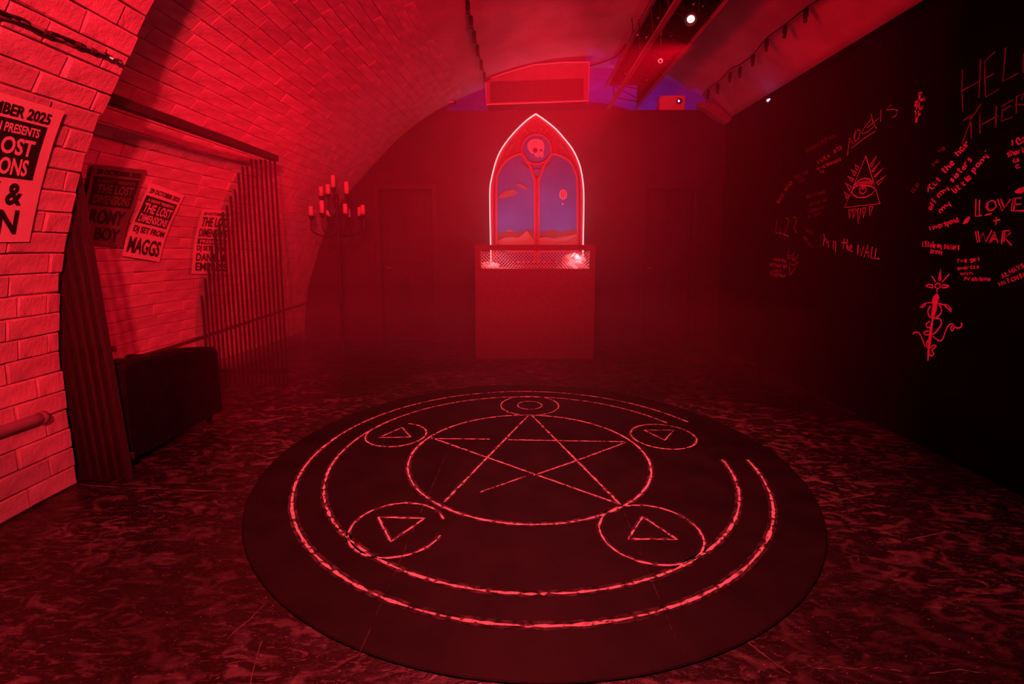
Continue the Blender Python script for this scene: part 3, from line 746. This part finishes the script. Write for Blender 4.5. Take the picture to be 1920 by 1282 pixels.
# drooping cable left of the rig
pts = [V(1104,124,.05), V(1125,118,.08), V(1150,108,.12), V(1163,98,.12), V(1172,85,.06)]
tag(MB().tube(catmull([p for p in pts if p], 5), .012, 8).build('hanging_cable', M['black_metal']), 'dark cable drooping between the air outlet and the lighting rig', 'cable')

# ------------------------------------------------------------------ string lights
def string(cable_px, bulbs_px, off, label):
    cp = [V(px, py, off) for px, py in cable_px]; cp = [p for p in cp if p]
    t = thing('string_light', cp[0], label, 'string light')
    MB().tube(catmull(cp, 4), .006, 6).build('cable', M['black_metal'], t)
    for (px, py) in bulbs_px:
        c = V(px, py, off)
        if not c: continue
        s_ = MB().lathe(c, [(.010,.03),(.019,.02),(.019,-.035),(.015,-.045)], 10).build('socket', M['black_metal'], t, True)
        MB().lathe(c-Vector((0,0,.085)), [(.004,0),(.014,.008),(.016,.022),(.012,.04)], 10).build('bulb', M['bulb'], s_, True)
string([(872,-20),(879,20),(886,50),(893,80),(900,110),(907,135),(914,160)], [(877,8),(883,36),(889,64),(895,90),(902,117),(908,140)], .12, 'dark string of bulbs hanging from the vault crown to the air outlet')
string([(1560,-14),(1515,12),(1475,44),(1437,72),(1412,102),(1387,121),(1369,130),(1346,154),(1327,166),(1318,178)],
       [(1511,22),(1472,53),(1437.5,79),(1412,108),(1387.5,130),(1369,140),(1346,162),(1328,173)], .14, 'dark string of bulbs sagging along the vault above the graffiti wall')

# ------------------------------------------------------------------ pipe and cable bundle on the pier
pts = [P_(px, py, .05) for px, py in ((-60,829),(0,809),(60,789),(112,771))]
pts = [p for p in pts if p]; e = pts[-1] + (pts[-1]-pts[-2]).normalized()*.05
pp_ = thing('wall_pipe', pts[0], 'round painted pipe running low along the brick wall', 'pipe')
MB().tube(pts+[e], .027, 12).build('pipe', M['duct'], pp_, True)
MB().tube([e-(e-pts[-1])*.2, e+(e-pts[-1])*.25], .033, 12).build('end_cap', M['duct'], pp_, True)
cbp = [(-60,2),(0,25),(45,42),(75,58),(110,70),(140,82),(160,90),(200,105),(232,119)]
cb = thing('cable_bundle', P_(100,65,.02), 'twisted bundle of dark cables strung across the brick wall above the poster', 'cable')
for k in range(4):
    q = [P_(px, py+(math.sin(i*1.7+k*1.6))*4, .03) for i, (px, py) in enumerate(cbp)]
    MB().tube(catmull([p for p in q if p], 5), .0075, 6).build('cable', M['black_metal'] if k else M['duct'], cb, True)
for px, py in ((88,62),(145,84),(175,95),(205,107),(222,115)):
    c = P_(px, py, .04)
    MB().tube([c-Vector((0,.010,0)), c+Vector((0,.010,0))], .012, 8).build('tie', M['bulb'], cb)

# ------------------------------------------------------------------ posters
def glyphs(txt, bold=.03):
    cu = bpy.data.curves.new('txt', 'FONT'); cu.body = txt; cu.size = 1; cu.offset = bold; cu.resolution_u = 3
    o = bpy.data.objects.new('txt', cu); COL.objects.link(o)
    dg = bpy.context.evaluated_depsgraph_get(); me = bpy.data.meshes.new_from_object(o.evaluated_get(dg))
    vs = [v.co.copy() for v in me.vertices]; fs = [tuple(p.vertices) for p in me.polygons]
    bpy.data.objects.remove(o); bpy.data.curves.remove(cu); bpy.data.meshes.remove(me)
    x0 = min(v.x for v in vs); x1 = max(v.x for v in vs); y0 = min(v.y for v in vs); y1 = max(v.y for v in vs)
    return [((v.x-x0)/(x1-x0), (v.y-y0)/(y1-y0)) for v in vs], fs
def poster(corners, hit, rows, label, paper, ink, off=.03, lift=0.0):
    # corners: TL, TR, BR, BL in the picture, each carried onto the curved wall
    Q = [Vector((a, b, 0)) for a, b in corners]
    K = [hit(a, b, 0.0) for a, b in corners]
    def nrm(u, v):
        return 0
    def S(u, v, h):
        # bilinear on the wall's own coordinates (Y and height), then back onto the surface
        a = K[0].lerp(K[1], u); b = K[3].lerp(K[2], u); p = b.lerp(a, v)
        bvh = vbvh if hit is V else pbvh
        loc, n, i_, d_ = bvh.find_nearest(p)
        if n.dot(Vector((0, loc.y, 1.4)) - loc) < 0: n = -n
        return loc + n*(off+h)
    c = S(.5, .5, 0); t = thing('poster', c, label, 'poster')
    mb = MB(); n = 10; m_ = 14
    rip = {}
    for j in range(m_+1):
        for i in range(n+1):
            rip[(i, j)] = random.uniform(0, .003)
            mb.v.append(tuple(S(i/n, j/m_, rip[(i, j)]*.4)))
    for j in range(m_):
        for i in range(n):
            a = j*(n+1)+i; mb.f.append((a, a+1, a+n+2, a+n+1))
    o = mb.build('paper', M[paper], t, True)
    for row in rows:
        kind = row[0]
        if kind == 'bar':
            _, u0, u1, v0, v1 = row; b = MB(); nn = 8
            for j in range(nn+1):
                for i in range(nn+1): b.v.append(tuple(S(u0+(u1-u0)*i/nn, v0+(v1-v0)*j/nn, .003)))
            for j in range(nn):
                for i in range(nn):
                    a = j*(nn+1)+i; b.f.append((a, a+1, a+nn+2, a+nn+1))
            b.build('printed_block', M[ink], t)
        else:
            _, txt, u0, u1, v0, v1, inv = row; vs, fs = glyphs(txt)
            b = MB(); b.add([S(u0+(u1-u0)*x, v0+(v1-v0)*y, .0048) for x, y in vs], fs)
            b.build('printed_words', M[paper] if inv else M[ink], t)
    return t
# near poster on the brick wall (its left part lies outside the frame)
poster([(-150,125),(112,204),(45,450),(-190,452)], P_, [
    ('txt', 'NOVEMBER 2025', .16, .90, .875, .955, 0), ('bar', .08, .90, .46, .855),
    ('txt', 'N PRESENTS', .49, .85, .765, .83, 1), ('txt', 'LOST', .50, .84, .62, .74, 1), ('txt', 'DIMENSIONS', .14, .83, .48, .60, 1),
    ('txt', 'K &', .50, .84, .27, .43, 0), ('txt', 'N', .66, .84, .06, .235, 0)],
    'large pale event poster on the near brick wall at the picture edge', 'paper', 'ink', off=.026)
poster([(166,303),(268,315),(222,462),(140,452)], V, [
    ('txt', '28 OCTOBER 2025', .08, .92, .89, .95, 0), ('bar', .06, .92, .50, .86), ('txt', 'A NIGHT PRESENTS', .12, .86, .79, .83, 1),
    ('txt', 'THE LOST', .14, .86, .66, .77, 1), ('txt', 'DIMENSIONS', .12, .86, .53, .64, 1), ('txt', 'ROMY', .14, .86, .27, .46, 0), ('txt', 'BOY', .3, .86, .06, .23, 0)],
    'dark shadowed event poster behind the nearer slat screen', 'paper_shaded', 'ink', off=.03)
poster([(272,338),(338,362),(291,489),(220,477)], V, [
    ('txt', '29 OCTOBER 2025', .08, .92, .88, .945, 0), ('bar', .05, .92, .47, .84), ('txt', 'A NIGHT PRESENTS', .12, .86, .77, .81, 1),
    ('txt', 'THE LOST', .1, .88, .62, .75, 1), ('txt', 'DIMENSIONS', .1, .88, .49, .60, 1), ('txt', 'DJ SET FROM', .08, .92, .32, .43, 0), ('txt', 'MAGGS', .06, .92, .06, .28, 0)],
    'event poster reading MAGGS in the middle of the alcove wall', 'paper', 'ink', off=.034)
poster([(373,388),(430,392),(424,513),(352,511)], V, [
    ('txt', '30 OCTOBER 2025', .08, .92, .91, .955, 0), ('txt', 'THE LOST', .08, .92, .73, .88, 0), ('txt', 'DIMENSIONS', .08, .92, .57, .70, 0), ('bar', .08, .92, .46, .545), ('txt', 'PRESENTS', .14, .86, .475, .53, 1),
    ('txt', 'DJ SETS FROM', .08, .92, .34, .44, 0), ('txt', 'DANIEL &', .08, .92, .20, .32, 0), ('txt', 'EMPRESS', .08, .92, .05, .18, 0)],
    'event poster half hidden behind the further slat screen', 'paper', 'ink', off=.034)

# ------------------------------------------------------------------ chalk graffiti on the right wall
FONT = {
 'a':[[(3,4),(1,4),(0,2.5),(.5,.3),(2,0),(3,1.5),(3,4),(3,.5),(3.6,0)]], 'b':[[(0,6),(0,0),(2,0),(3,1.5),(2,3.2),(0,3)]], 'c':[[(3,3.6),(1.5,4),(0,2.5),(.3,.6),(1.6,0),(3,.5)]],
 'd':[[(3,6),(3,0),(1,0),(0,1.5),(1,3.3),(3,3)]], 'e':[[(0,2),(3,2.4),(2.6,3.8),(1.2,4),(0,2.5),(.3,.5),(1.6,0),(3,.5)]], 'f':[[(3,5.6),(2,6),(1.2,5),(1,0)],[(0,3),(2.6,3.2)]],
 'g':[[(3,4),(1,4),(0,2.5),(1,.8),(3,1.4)],[(3,4),(3,-1),(1.5,-2),(0,-1.4)]], 'h':[[(0,6),(0,0)],[(0,2.6),(1.6,4),(3,3),(3,0)]], 'i':[[(1,4),(1,0)],[(1,5.2),(1.1,5.6)]],
 'j':[[(2,4),(2,-1),(.5,-1.6)]], 'k':[[(0,6),(0,0)],[(3,4),(0,2),(3,0)]], 'l':[[(1,6),(1,.4),(2,0)]], 'm':[[(0,4),(0,0)],[(0,3),(1,4),(1.8,3),(1.8,0)],[(1.8,3),(2.8,4),(3.6,3),(3.6,0)]],
 'n':[[(0,4),(0,0)],[(0,2.8),(1.6,4),(3,3),(3,0)]], 'o':[[(1.5,4),(.2,3),(0,1.2),(1.2,0),(2.7,.8),(3,2.8),(1.5,4)]], 'p':[[(0,4),(0,-2)],[(0,3.6),(2,4),(3,2.6),(2,1),(0,1)]],
 'r':[[(0,4),(0,0)],[(0,2.6),(1.4,4),(2.8,3.7)]], 's':[[(3,3.6),(1.4,4),(.2,3.2),(2.7,1.4),(2,.1),(0,.4)]], 't':[[(1.4,5.8),(1.3,.4),(2.6,0)],[(0,4),(3,4.1)]],
 'u':[[(0,4),(.2,.6),(1.5,0),(3,1),(3,4),(3,0)]], 'v':[[(0,4),(1.4,0),(3,4)]], 'w':[[(0,4),(.8,0),(1.8,3.4),(2.8,0),(3.8,4)]], 'y':[[(0,4),(.6,1.6),(2.4,1.4),(3,4),(2.4,-2)]], 'x':[[(0,4),(3,0)],[(3,4),(0,0)]],
 'A':[[(0,0),(1.5,6),(3,0)],[(.5,2.2),(2.6,2.2)]], 'B':[[(0,0),(0,6),(2.4,5.5),(2,3.4),(0,3),(2.8,2.4),(2.6,.4),(0,0)]], 'C':[[(3,5.2),(1.4,6),(0,3.4),(.6,.6),(3,.4)]], 'D':[[(0,0),(0,6),(2.4,5),(3,2.6),(2,.3),(0,0)]],
 'E':[[(3,6),(0,6),(0,0),(3,0)],[(0,3),(2.4,3)]], 'G':[[(3,5),(1.4,6),(0,3.4),(.6,.6),(2.8,.4),(3,2.8),(1.8,2.8)]], 'H':[[(0,6),(0,0)],[(3,6),(3,0)],[(0,3),(3,3)]], 'I':[[(1,6),(1,0)]],
 'L':[[(0,6),(0,0),(3,0)]], 'M':[[(0,0),(.4,6),(1.8,2),(3.2,6),(3.6,0)]], 'N':[[(0,0),(0,6),(3,0),(3,6)]], 'O':[[(1.5,6),(.1,4),(.2,1.4),(1.5,0),(2.9,1.6),(2.9,4.4),(1.5,6)]], 'P':[[(0,0),(0,6),(2.6,5.4),(2.6,3.4),(0,3)]],
 'R':[[(0,0),(0,6),(2.6,5.4),(2.4,3.4),(0,3),(3,0)]], 'S':[[(3,5.4),(1.4,6),(.2,4.6),(2.8,2),(2,.1),(0,.6)]], 'T':[[(1.5,6),(1.5,0)],[(0,6),(3,6)]], 'U':[[(0,6),(.2,.6),(1.6,0),(2.9,1),(3,6)]],
 'V':[[(0,6),(1.4,0),(3,6)]], 'W':[[(0,6),(.8,0),(1.8,4),(2.8,0),(3.8,6)]], 'Y':[[(0,6),(1.5,3),(3,6)],[(1.5,3),(1.4,0)]], '4':[[(.4,6),(0,2.4),(3,2.6)],[(1.8,4),(1.6,0)]], '2':[[(0,5),(1.4,6),(2.6,5),(0,0),(3,.3)]],
 '?':[[(0,5),(1.4,6),(2.6,4.8),(1.4,2.6),(1.3,1.4)],[(1.2,.4),(1.3,0)]], '6':[[(2.4,6),(.4,3.4),(.2,.8),(1.6,0),(2.8,1.2),(2,2.8),(.4,2)]], '.':[[(0,0),(.4,.2)]], "'":[[(.6,6),(.4,5)]], '+':[[(1.5,4.6),(1.4,0)],[(0,2.4),(3,2.6)]], ',':[[(.5,.4),(0,-1)]],
}
XW = 2.6185
def wall_strokes(name, lines, w, key, label=None, smooth=False, parent=None):
    mb = MB()
    for pts in lines:
        P = [AX(a, b, XW) for a, b in pts]
        if smooth and len(P) > 2: P = catmull(P, 4)
        mb.ribbon(P, w, (1,0,0), .2)
    o = mb.build(name, M[key], wr)
    if label: o['label'] = label
    return o
def write(txt, p0, p1, h, shear=0.0, up=None):
    # strokes of a hand-written line: p0 -> p1 baseline in the picture, h letter height
    adv = []; x = 0
    for ch in txt:
        adv.append(x); x += 2.6 if ch == ' ' else (2.2 if ch in "iIl.'," else 4.6)
    tot = max(1, x-1.0); d = Vector((p1[0]-p0[0], p1[1]-p0[1])); L = d.length; d.normalize()
    upv = Vector(up) if up else Vector((d.y, -d.x))
    out = []
    for ch, a in zip(txt, adv):
        if ch not in FONT: continue
        jx, jy, sc = random.uniform(-.2,.2), random.uniform(-.4,.4), random.uniform(.88,1.12)
        for st in FONT[ch]:
            pl = []
            for (gx_, gy) in st:
                q = Vector(p0) + d*((a+gx_+jx)/tot*L) + upv*((gy*sc+jy)/6*h) + d*(shear*gy/6*h)
                pl.append((q.x, q.y))
            out.append(pl)
    return out
def Z(u, v): return (1400+u/3.769, 200+v/3.769)      # measured on an enlargement of the wall
def Zs(*l): return [[Z(*p) for p in s] for s in l]
def R4(u, v): return (1660+u/3.769, 60+v/3.769)
def R4s(*l): return [[R4(*p) for p in s] for s in l]
def R5(u, v): return (1660+u/5.827, 330+v/5.827)
def R5s(*l): return [[R5(*p) for p in s] for s in l]
wall_strokes('chalk_drawing', Zs([(842,348),(692,712),(942,685),(842,348)],
  [(740,598),(770,562),(820,553),(880,562),(914,585),(880,620),(840,640),(790,642),(755,625),(740,598)],
  [(765,548),(790,520),(830,505),(870,512),(900,545)],[(745,590),(765,550)],[(900,545),(910,580)],
  [(800,600),(798,575),(815,558),(840,565),(845,595),(825,615),(805,612),(800,600)],[(812,575),(822,565),(830,578),(818,585),(812,575)],
  *[[(772+i*12,548-abs(5.5-i)*-1.5),(778+i*12,520+abs(5.5-i)*2),(784+i*12,545)] for i in range(10)],
  *[[(a,b),(c,d),(e,f),(a,b)] for a,b,c,d,e,f in ((775,448,765,408,796,432),(762,488,738,442,775,468),(745,530,710,490,757,512),(727,592,698,538,740,568),(707,650,688,598,720,628),
     (872,412,920,346,884,424),(884,452,946,385,896,458),(900,490,970,432,908,498),(918,535,985,485,930,555),
     (722,730,725,788,742,728),(750,726,752,792,774,722),(784,722,787,830,808,718),(820,716,824,786,842,714),(866,708,870,772,892,704))]),
  .0085, 'chalk_wall', 'chalk eye inside a triangle with spiky rays and drips')
wall_strokes('chalk_writing', Zs([(712,345),(728,215),(735,255),(742,240),(750,262)],[(770,160),(757,215),(770,248),(795,215),(803,170),(785,162),(765,200),(760,245)],[(878,88),(830,150),(812,190),(850,180),(900,140)],[(880,50),(890,100),(918,155)],[(850,150),(935,80)],[(950,20),(945,105)],[(738,296),(820,230),(912,170)])
  + R4s([(40,515),(5,550),(60,545),(88,555),(75,590),(45,605)]), .006, 'chalk_mid', 'underlined chalk word slanting above the eye drawing')
wall_strokes('chalk_writing', Zs([(215,800),(204,890),(240,892),(298,915)],[(238,870),(232,925)],[(275,790),(290,785),(298,800),(285,860),(262,905),(300,918)],[(330,785),(345,780),(350,810),(335,850),(345,885),(355,890)]), .006, 'chalk_mid', 'chalk number 42?')
wall_strokes('chalk_writing', Zs([(545,900),(550,920),(540,985)],[(548,950),(560,930),(565,965),(575,945),(578,995)],[(612,945),(612,1005)],[(612,960),(628,950),(628,1028)],[(690,930),(682,1005)],[(670,960),(712,962)],[(712,935),(708,1010),(716,985),(722,1020)],[(730,1000),(745,990),(742,975),(728,985),(730,1015),(748,1025)],
   [(790,975),(782,1048),(800,1000),(808,1055),(828,985)],[(828,1065),(855,975),(862,1065)],[(838,1030),(862,1030)],[(888,990),(878,1070),(905,1068)],[(915,1000),(905,1072),(938,1075)]), .0085, 'chalk_wall', 'bold chalk words IM IN THE WALL under the eye')
wall_strokes('chalk_writing', Zs([(302,998),(290,1045),(292,1075),(310,1070),(312,1050),(295,1055)],[(338,1028),(318,1065),(325,1090),(340,1082),(338,1070),(322,1078)],[(368,1042),(345,1085),(348,1110),(364,1108),(364,1092),(350,1098)],
  [(305,1190),(300,1130),(305,1100),(322,1118),(345,1120),(345,1140),(305,1190)]), .006, 'chalk_mid', 'chalk 666 above a drawn heart')
def para(rows, w, key, label=None):
    st = []
    for r_ in rows: st += write(*r_)
    wall_strokes('chalk_writing', st, w, key, label)
para([('Known his',(1447,488),(1474,492),7),('methods lies',(1443,498),(1476,503),7),('just',(1447,508),(1464,511),7),('laughed',(1442,515),(1472,520),7)], .006, 'chalk_mid', 'small block of chalk lines beside 666')
para([('Banned OCP Rex',(1514,286),(1568,256),9)], .005, 'chalk_faint', 'faint slanting chalk line')
para([('I SNEAK INTO',(1535,308),(1580,278),7.5),('MY NEIGHBOURS',(1532,320),(1578,300),5),('TO',(1538,326),(1546,323),5)], .005, 'chalk_mid', 'small slanting chalk sentence in capitals')
para([('Bored (Office)',(1461,381),(1489,338),7)], .005, 'chalk_mid'); para([('WILL YOU',(1492,336),(1516,324),7),('TRY',(1499,344),(1511,338),7)], .005, 'chalk_faint')
para([('Best friends',(1514,372),(1548,362),7),('should die',(1518,386),(1551,377),7),('I asked my',(1515,399),(1546,391),7),('son',(1516,409),(1540,401),7)], .005, 'chalk_faint')
para([('I HATE',(1507,430),(1522,442),7),('WHO AM I',(1504,446),(1520,466),7)], .005, 'chalk_faint')
wall_strokes('chalk_drawing', R4s([(245,435),(240,480),(218,640)],[(208,495),(235,490),(275,468)],[(205,520),(235,510)],[(275,460),(272,485)],[(208,565),(232,545),(260,528)],[(260,520),(255,550)],[(210,600),(232,590),(248,575)],[(225,520),(222,560),(218,600)],[(232,440),(258,432)]), .016, 'chalk_mid', 'thick chalk triple-barred cross')
wall_strokes('chalk_writing', R4s([(545,265),(542,400),(548,565)],[(672,190),(668,340),(662,465)],[(545,412),(665,350)],[(775,140),(705,205),(702,330),(710,460),(805,400)],[(710,325),(768,292)],[(852,108),(830,348),(940,290)],[(978,150),(972,285),(1060,240)],
   [(552,625),(630,575)],[(675,508),(610,610),(542,788)],[(602,590),(608,752)],[(668,582),(668,715)],[(785,525),(780,678)],[(680,655),(795,590)],[(905,478),(820,525)],[(890,520),(835,552),(830,538),(820,630),(900,600)],[(928,452),(925,575)],[(915,510),(985,515)],[(930,455),(980,435),(960,480)]), .0065, 'chalk_faint', 'tall faint chalk words HELL THERE')
para([('I',(1738,361),(1741,361),10),('Cut',(1749,356),(1765,336),11),('the',(1771,326),(1791,306),11),('hair',(1797,292),(1819,268),11),
      ('off',(1746,394),(1758,376),10),('my',(1762,371),(1780,352),10),('sisters',(1786,342),(1824,300),10),
      ("my",(1764,400),(1784,382),10),('little',(1790,364),(1823,333),10),("pony'",(1827,323),(1856,288),10)], .008, 'chalk_wall', 'slanting chalk sentence about cutting hair')
para([('I overspend.',(1744,432),(1800,415),9)], .0075, 'chalk_mid', 'chalk words I OVERSPEND'); para([('I Stole my sisters',(1729,462),(1799,468),10),('Dress',(1745,474),(1767,477),8)], .0075, 'chalk_mid', 'chalk sentence about a stolen dress')
para([("I've got",(1795,493),(1838,488),7),('owercas',(1796,506),(1836,502),7),('with',(1801,516),(1824,514),6),('Problems',(1809,526),(1857,526),7)], .0065, 'chalk_mid', 'small four-line chalk note ending in PROBLEMS')
para([('ALWAYS',(1880,521),(1922,500),9),('WATCHING',(1874,537),(1930,516),8)], .0065, 'chalk_mid', 'chalk words ALWAYS WATCHING at the frame edge')
para([('I',(1896,272),(1898,272),12),('short',(1890,294),(1922,284),10),('as',(1901,305),(1912,302),9),('a',(1905,316),(1913,314),8)], .007, 'chalk_mid')
wall_strokes('chalk_drawing', R4s([(940,795),(925,765),(938,748),(955,765),(975,745),(985,765),(940,795)]), .007, 'chalk_mid', 'small chalk heart outline', True)
wall_strokes('chalk_writing', R5s([(990,250),(985,440),(1055,430)],[(1030,260),(1025,430)],[(1165,265),(1110,290),(1098,340),(1130,378),(1180,370),(1210,330),(1200,285),(1165,265)],[(1125,285),(1115,340),(1135,370)],[(1225,250),(1275,380),(1370,250)],[(1262,250),(1300,350)],[(1490,235),(1395,245),(1375,380),(1515,378)],[(1420,250),(1400,375)],[(1400,310),(1485,305)],
   [(1085,428),(1160,410)],[(1215,450),(1205,535)],[(1180,490),(1255,475)],[(985,605),(1005,725),(1070,620),(1095,722),(1165,590)],[(1010,600),(1030,720)],[(1135,735),(1190,605),(1228,730)],[(1155,720),(1195,640)],[(1160,690),(1215,685)],[(1285,600),(1270,745)],[(1305,600),(1295,720)],[(1290,600),(1355,595),(1365,625),(1300,670),(1380,758)]), .0075, 'chalk_mid', 'large double-stroked chalk words LOVE + WAR')
def blob(pts, key, label):
    P = [AX(*p, XW) for p in pts]; MB().prism(P, (-.001,0,0)).build('chalk_mark', M[key], wr)['label'] = label
blob([R5(845,520),R5(870,470),R5(915,438),R5(930,455),R5(900,510),R5(860,525)], 'chalk_mid', 'filled red chalk lips mark beside I OVERSPEND')
blob([R5(1410,170),R5(1450,140),R5(1520,112),R5(1530,160),R5(1480,192),R5(1430,188)], 'chalk_mid', 'filled chalk lips mark above LOVE')
para([('OLD',(1712,362),(1724,346),7)], .005, 'chalk_faint'); para([('we',(1761,286),(1774,278),7),('lie',(1750,312),(1762,302),7)], .005, 'chalk_faint')
def S7(u, v): return (1600+u/4.006, 440+v/4.006)
def S7s(*l): return [[S7(*p) for p in s] for s in l]
wall_strokes('chalk_drawing', S7s([(655,255),(640,345),(655,345),(655,255)],[(588,308),(618,355)],[(720,295),(665,357)],[(540,383),(575,372),(597,378),(597,398),(570,395),(540,383)],[(722,385),(690,375),(665,378),(665,398),(695,397),(722,385)],
  [(635,362),(615,375),(613,392),(632,405),(652,395),(652,372),(635,362)],[(625,408),(630,435)],[(600,620),(585,760),(560,945)],[(612,500),(600,620)],
  [(612,512),(560,510),(530,520),(495,550),(520,545),(545,525)],[(632,515),(680,525),(700,545),(740,580),(735,560),(715,535),(690,520)]), .008, 'chalk_wall', 'chalk dagger with radiant pommel')
wall_strokes('chalk_drawing', S7s([(580,535),(560,570),(570,610),(600,625),(640,610),(662,575),(655,540),(640,528)],[(575,650),(548,670),(555,695),(575,695)],[(600,630),(645,630),(662,660),(645,700),(600,745),(540,750),(535,730),(565,722)],
   [(595,760),(640,795),(670,785),(690,730),(715,680),(745,670),(755,700),(740,722),(732,700),(750,685),(780,700),(810,690),(812,660)],[(450,750),(455,735),(490,735),(515,775),(540,840)],[(560,790),(550,820),(555,850)],[(580,850),(600,830),(622,835),(600,855),(590,870),(605,890),(590,910),(570,900)]), .009, 'chalk_wall', 'chalk snake coiling around the dagger', True)
blob([S7(628,437),S7(598,468),S7(592,500),S7(597,520),S7(585,600),S7(592,625),S7(575,700),S7(562,800),S7(555,945),S7(568,860),S7(588,740),S7(604,630),S7(628,560),S7(632,515),S7(648,470)], 'chalk_wall', 'solid chalk dagger blade and grip')

# ------------------------------------------------------------------ haze
hz = MB().box((-2.97,3.0,.02),(2.6,6.3,2.74)).build('haze', M['floor'])
hm = bpy.data.materials.new('red_lit_haze'); hm.use_nodes = True; nt = hm.node_tree; nt.nodes.clear()
ho = nt.nodes.new('ShaderNodeOutputMaterial'); hv = nt.nodes.new('ShaderNodeVolumeScatter')
hv.inputs['Color'].default_value = (.95,.9,.9,1); hv.inputs['Density'].default_value = .08; hv.inputs['Anisotropy'].default_value = .1
nt.links.new(hv.outputs[0], ho.inputs['Volume'])
hz.data.materials.clear(); hz.data.materials.append(hm); tag(hz, kind='stuff')

# a second, low-lying layer of haze at the far end of the room
h2 = MB().box((-2.9,3.9,.03),(2.58,6.28,.75)).build('haze', hm)
hm2 = hm.copy(); hm2.node_tree.nodes[[n.name for n in hm2.node_tree.nodes if n.type == 'VOLUME_SCATTER'][0]].inputs['Density'].default_value = .07
h2.data.materials.clear(); h2.data.materials.append(hm2); tag(h2, kind='stuff')
# repeats share a group
for o in list(SC.objects):
    if o.parent is None:
        stem = o.name.split('.')[0]
        gname = {'poster': 'event posters on the brick walls', 'spot_lamp': 'spotlights on the lighting rig', 'string_light': 'bulb strings under the vault', 'crumpled_cloth': 'pale cloths in the booth'}.get(stem)
        if gname: o['group'] = gname
